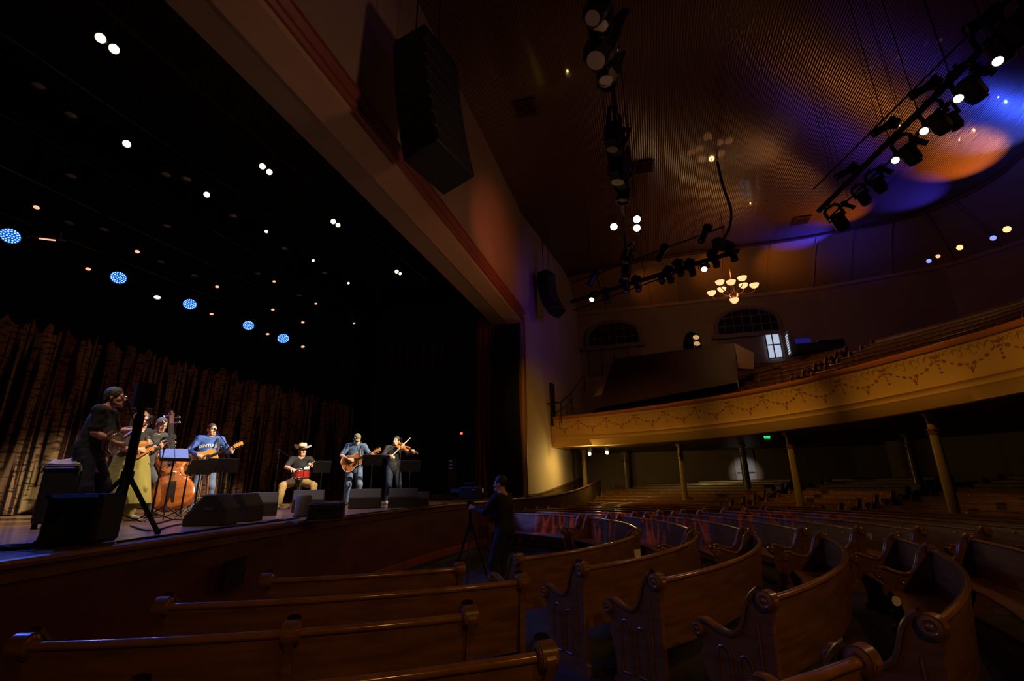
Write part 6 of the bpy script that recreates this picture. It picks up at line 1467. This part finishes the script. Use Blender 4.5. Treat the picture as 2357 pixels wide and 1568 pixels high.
# loudspeaker on a tripod at the left, seen against the band
P = Vector((ony(324, 950, 5.3).x, 5.3, DECK)); t = thing('speaker_stand', 'black tripod stand carrying a speaker in front of the mandolin player', 'stand', P)
b = MB(); b.cone((0, 0, .12), (0, 0, 1.32), .035); b.cone((0, 0, .5), (0, 0, .64), .06); b.cone((0, 0, .64), (0, 0, 1.25), .045); b.build('pole', M['metal'], t)
for a in (R(-55), R(5), R(150), R(230)): b = MB(); b.cone((0, 0, .62), (.42 * math.cos(a), .42 * math.sin(a), .02), .024, n=8); b.ell((.42 * math.cos(a), .42 * math.sin(a), .02), (.03,) * 3); b.build('leg', M['metal'], t)
sp_ = thing('loudspeaker', 'rounded black loudspeaker mounted high on the tripod stand', 'loudspeaker', P + Vector((0, 0, 1.32)), R(65)); b = MB(); b.prism([(-.08, -.08), (-.06, -.105), (.06, -.105), (.08, -.08), (.085, 0), (.075, .07), (.045, .1), (-.045, .1), (-.075, .07), (-.085, 0)], 0, .28); b.build('cabinet', M['case'], sp_, smooth=40)
b = MB(); b.box((0, -.107, .14), (.12, .01, .24)); b.build('grille', M['grille'], sp_); b = MB(); b.cone((0, 0, -.02), (0, 0, .02), .05); b.build('socket', M['metal'], sp_)

def music_stand(px, py, Y, label, face, tilt=35, paper=None, h=None, w=.5):
    Q = ony(px, py, Y); P = Vector((Q.x, Y, DECK)); h = h or Q.z - DECK; t = thing('music_stand', label, 'music stand', P, yaw_to(*face), 'music stands before the band')
    b = MB(); b.cone((0, 0, .1), (0, 0, h - .05), .013); b.cone((0, 0, .1), (0, 0, h * .5), .018); b.build('pole', M['metal'], t)
    for k in range(3): a = k * 2 * PI / 3 + .4; b = MB(); b.tube([Vector((0, 0, .2)), Vector((.12 * math.cos(a), .12 * math.sin(a), .12)), Vector((.28 * math.cos(a), .28 * math.sin(a), .012))], .010, n=6); b.build('leg', M['metal'], t)
    rt_ = Matrix.Rotation(R(tilt - 90), 3, 'X'); b = MB(); b.box((0, .02, h + .05), (w, .32, .012), Matrix.Rotation(R(90 - tilt), 3, 'X')); e = Matrix.Rotation(R(90 - tilt), 3, 'X') @ Vector((0, -.165, .03)); b.box(Vector((0, .02, h + .05)) + e, (w, .012, .06), Matrix.Rotation(R(90 - tilt), 3, 'X')); dk = b.build('desk', M['metal'], t)
    if paper:
        pt = thing('sheet_music', paper, 'paper', P, t.rotation_euler.z)
        for s in (-1, 1): b = MB(); c_ = Vector((s * w * .23, .02, h + .05)) + Matrix.Rotation(R(90 - tilt), 3, 'X') @ Vector((0, .01, .011)); b.box(c_, (w * .44, .30, .004), Matrix.Rotation(R(90 - tilt), 3, 'X')); b.build('sheet', M['bluelit_and_label'], pt)
    return t
# desks face the player behind them, so the camera sees their backs or their underside
music_stand(401, 1055, 7.9, 'music stand with blue lit sheets in front of the double bass', (.75, -.8), 52, 'blue lit sheet music on the stand by the double bass', w=.42)
music_stand(462, 1082, 8.8, 'tilted dark music stand just left of the blue singer', (-.8, .6), 42, w=.42)
music_stand(513, 1078, 9.4, 'dark music stand right of the blue singer', (-.5, .86), 40, w=.52)
music_stand(741, 1080, 11.2, 'music stand right of the seated drummer', (-.4, .9), 40, w=.38)
music_stand(857, 1064, 12.0, 'music stand between the bearded guitarist and the fiddler', (-.35, .92), 42, w=.48)
music_stand(944, 1078, 12.2, 'music stand at the right of the fiddler', (-.35, .92), 35, w=.5)
def mic_stand(px, Y, zt, tip, label, tripod=True):
    P = Vector((ony(px, 1100, Y).x, Y, DECK)); t = thing('microphone_stand', label, 'microphone stand', P, 0, 'microphone stands'); tip = Vector(tip) - P
    b = MB(); b.cone((0, 0, .05), (0, 0, zt * .55), .015); b.cone((0, 0, zt * .5), (0, 0, zt), .009); b.build('pole', M['metal'], t)
    for k in range(3): a = k * 2 * PI / 3 + .9; b = MB(); b.cone((0, 0, .13), (.27 * math.cos(a), .27 * math.sin(a), .012), .009, n=6); b.build('leg', M['metal'], t)
    b = MB(); d = tip - Vector((0, 0, zt)); b.cone(Vector((0, 0, zt)) - d * .35, tip, .008, n=6); b.ell((0, 0, zt), (.025,) * 3); b.build('boom', M['metal'], t)
    m_ = thing('microphone', 'microphone on the boom of the %s' % label.replace('black stand', 'stand'), 'microphone', P + tip); dd = d.normalized(); b = MB(); b.cone(Vector((0, 0, 0)), dd * .12, .012, .02, n=12); b.build('handle', M['metal'], m_); b = MB(); b.ell(dd * .145, (.027, .027, .03)); b.build('grille', M['steel'], m_); return t
def H(px, py, Y): return ony(px, py, Y)
mic_stand(508, 9.7, 1.30, H(503, 998, 9.8), 'black stand at the mouth of the blue singer')
mic_stand(530, 9.6, .95, H(515, 1038, 9.75), 'low black stand at the guitar of the blue singer')
mic_stand(293, 6.9, 1.25, H(297, 938, 6.7), 'black stand by the banjo player')
mic_stand(365, 7.4, 1.05, H(345, 1040, 7.5), 'black stand by the mandolin')
mic_stand(430, 8.2, .95, H(415, 1050, 8.3), 'black stand by the double bass bridge')
mic_stand(635, 11.6, 1.30, H(664, 1050, 11.6), 'tall stand with horizontal boom left of the drummer')
mic_stand(696, 10.9, .85, H(698, 1080, 11.0), 'short stand in front of the snare drum')
mic_stand(822, 11.9, 1.22, H(819, 1018, 12.1), 'black stand at the face of the bearded guitarist')
mic_stand(794, 11.85, .85, H(800, 1062, 12.0), 'low stand at the guitar of the bearded guitarist')
mic_stand(919, 12.3, 1.62, H(920, 1012, 12.5), 'tall straight stand before the fiddler')
# bar stool beside the singer
P = Vector((ony(462, 1100, 9.6).x, 9.6, DECK)); t = thing('bar_stool', 'tall wooden stool with a bottle beside the blue singer', 'stool', P); b = MB(); b.lathe([(.15, .70), (.17, .71), (.17, .735), (.15, .74)], n=20); b.build('seat', M['rail'], t)
for k in range(4): a = k * PI / 2 + .4; b = MB(); b.cone((.12 * math.cos(a), .12 * math.sin(a), .70), (.19 * math.cos(a), .19 * math.sin(a), 0), .015, n=8); b.build('leg', M['rail'], t)
b = MB(); b.tube([Vector((.165 * math.cos(q), .165 * math.sin(q), .28)) for q in [k * PI / 8 for k in range(17)]], .009, n=6); b.build('foot_ring', M['steel'], t)
bt = thing('water_bottle', 'small clear water bottle on the tall wooden stool', 'bottle', P + Vector((.03, -.03, .742))); b = MB(); b.lathe([(.03, 0), (.033, .02), (.033, .13), (.014, .17), (.014, .19)], n=16); b.build('body', mat('clear_plastic', (.6, .65, .7), .15), bt); b = MB(); b.lathe([(.016, .185), (.016, .205)], n=12); b.build('cap', M['paper'], bt)
bt = thing('water_bottle', 'white and blue bottle standing by the right end floor monitor', 'bottle', onz(966, 1160, DECK)); b = MB(); b.lathe([(.035, 0), (.038, .02), (.038, .16), (.016, .2), (.016, .22)], n=16); b.build('body', M['paper'], bt); b = MB(); b.lathe([(.0385, .06), (.0385, .12)], n=16); b.build('label_band', M['bluelit_and_label'], bt)
# far stand and red signal
P = onz(1050, 1148, DECK); t = thing('light_stand', 'thin unused stand at the far end of the stage', 'stand', P); b = MB(); b.cone((0, 0, 0), (.1, 0, 1.0), .012); [b.cone((0, 0, .35), (.3 * math.cos(a), .3 * math.sin(a), 0), .01, n=6) for a in (.3, 2.5, 4.6)]; b.build('pole', M['metal'], t); b = MB(); b.cone((-.9, 0, .02), (-.25, 0, .55), .012); b.build('boom', M['steel'], t)
P = ony(1062, 998, 18); t = thing('signal_light', 'tiny red signal light in the dark wing of the stage', 'lamp', P); b = MB(); b.box((0, 0, 0), (.09, .03, .07), bev=.01); b.build('housing', M['redled'], t); b = MB(); b.cone((0, .0, 0), (0, .35, -.1), .01); b.build('bracket', M['metal'], t)
P = Vector((ony(1043, 1042, 17).x, 17, 0)); t = thing('wing_cabinet', 'dim equipment cabinet in the dark stage wing', 'cabinet', (P.x, P.y, DECK)); b = MB(); b.box((0, 0, .7), (.3, .4, 1.4), bev=.02); b.build('body', M['case'], t); b = MB(); [b.box((-.05, -.205, 1.0 + .12 * k), (.1, .02, .05)) for k in range(3)]; b.build('panel_lights', mat('faint_blue_panel', (.1, .15, .3), .4, emis=(.1, .15, .4), estr=.06), t)
# cables
def cable(label, pts, r_=.010, n='cable'):
    t = thing(n, label, 'cable', pts[0]); b = MB(); b.tube(spline(pts, 6), r_, n=6); b.build('cord', M['case'], t, world=True)
zc = DECK + .012
def zz(*p): return [onz(x, y, zc) for x, y in p]
cable('black cable along the lip of the stage', zz((270, 1248), (340, 1238), (420, 1228), (500, 1216), (580, 1206), (640, 1199), (690, 1192)), .012)
cable('black cable winding by the tripod feet', zz((300, 1210), (345, 1222), (390, 1212), (440, 1200), (400, 1196), (360, 1206)), .010)
cable('black cable between the drummer and the low box', zz((600, 1205), (640, 1196), (668, 1200), (690, 1205), (710, 1192)), .010)
cable('black cable along the far part of the stage lip', zz((800, 1188), (850, 1181), (900, 1175), (960, 1168), (1030, 1160)), .012)
cable('coiled black cable at the left end of the stage edge', [onz(45, 1262, zc) + Vector((.13 * math.cos(k * .8) * (1 + .04 * k), .13 * math.sin(k * .8), .008 * (k // 8))) for k in range(26)], .009, 'cable_coil')
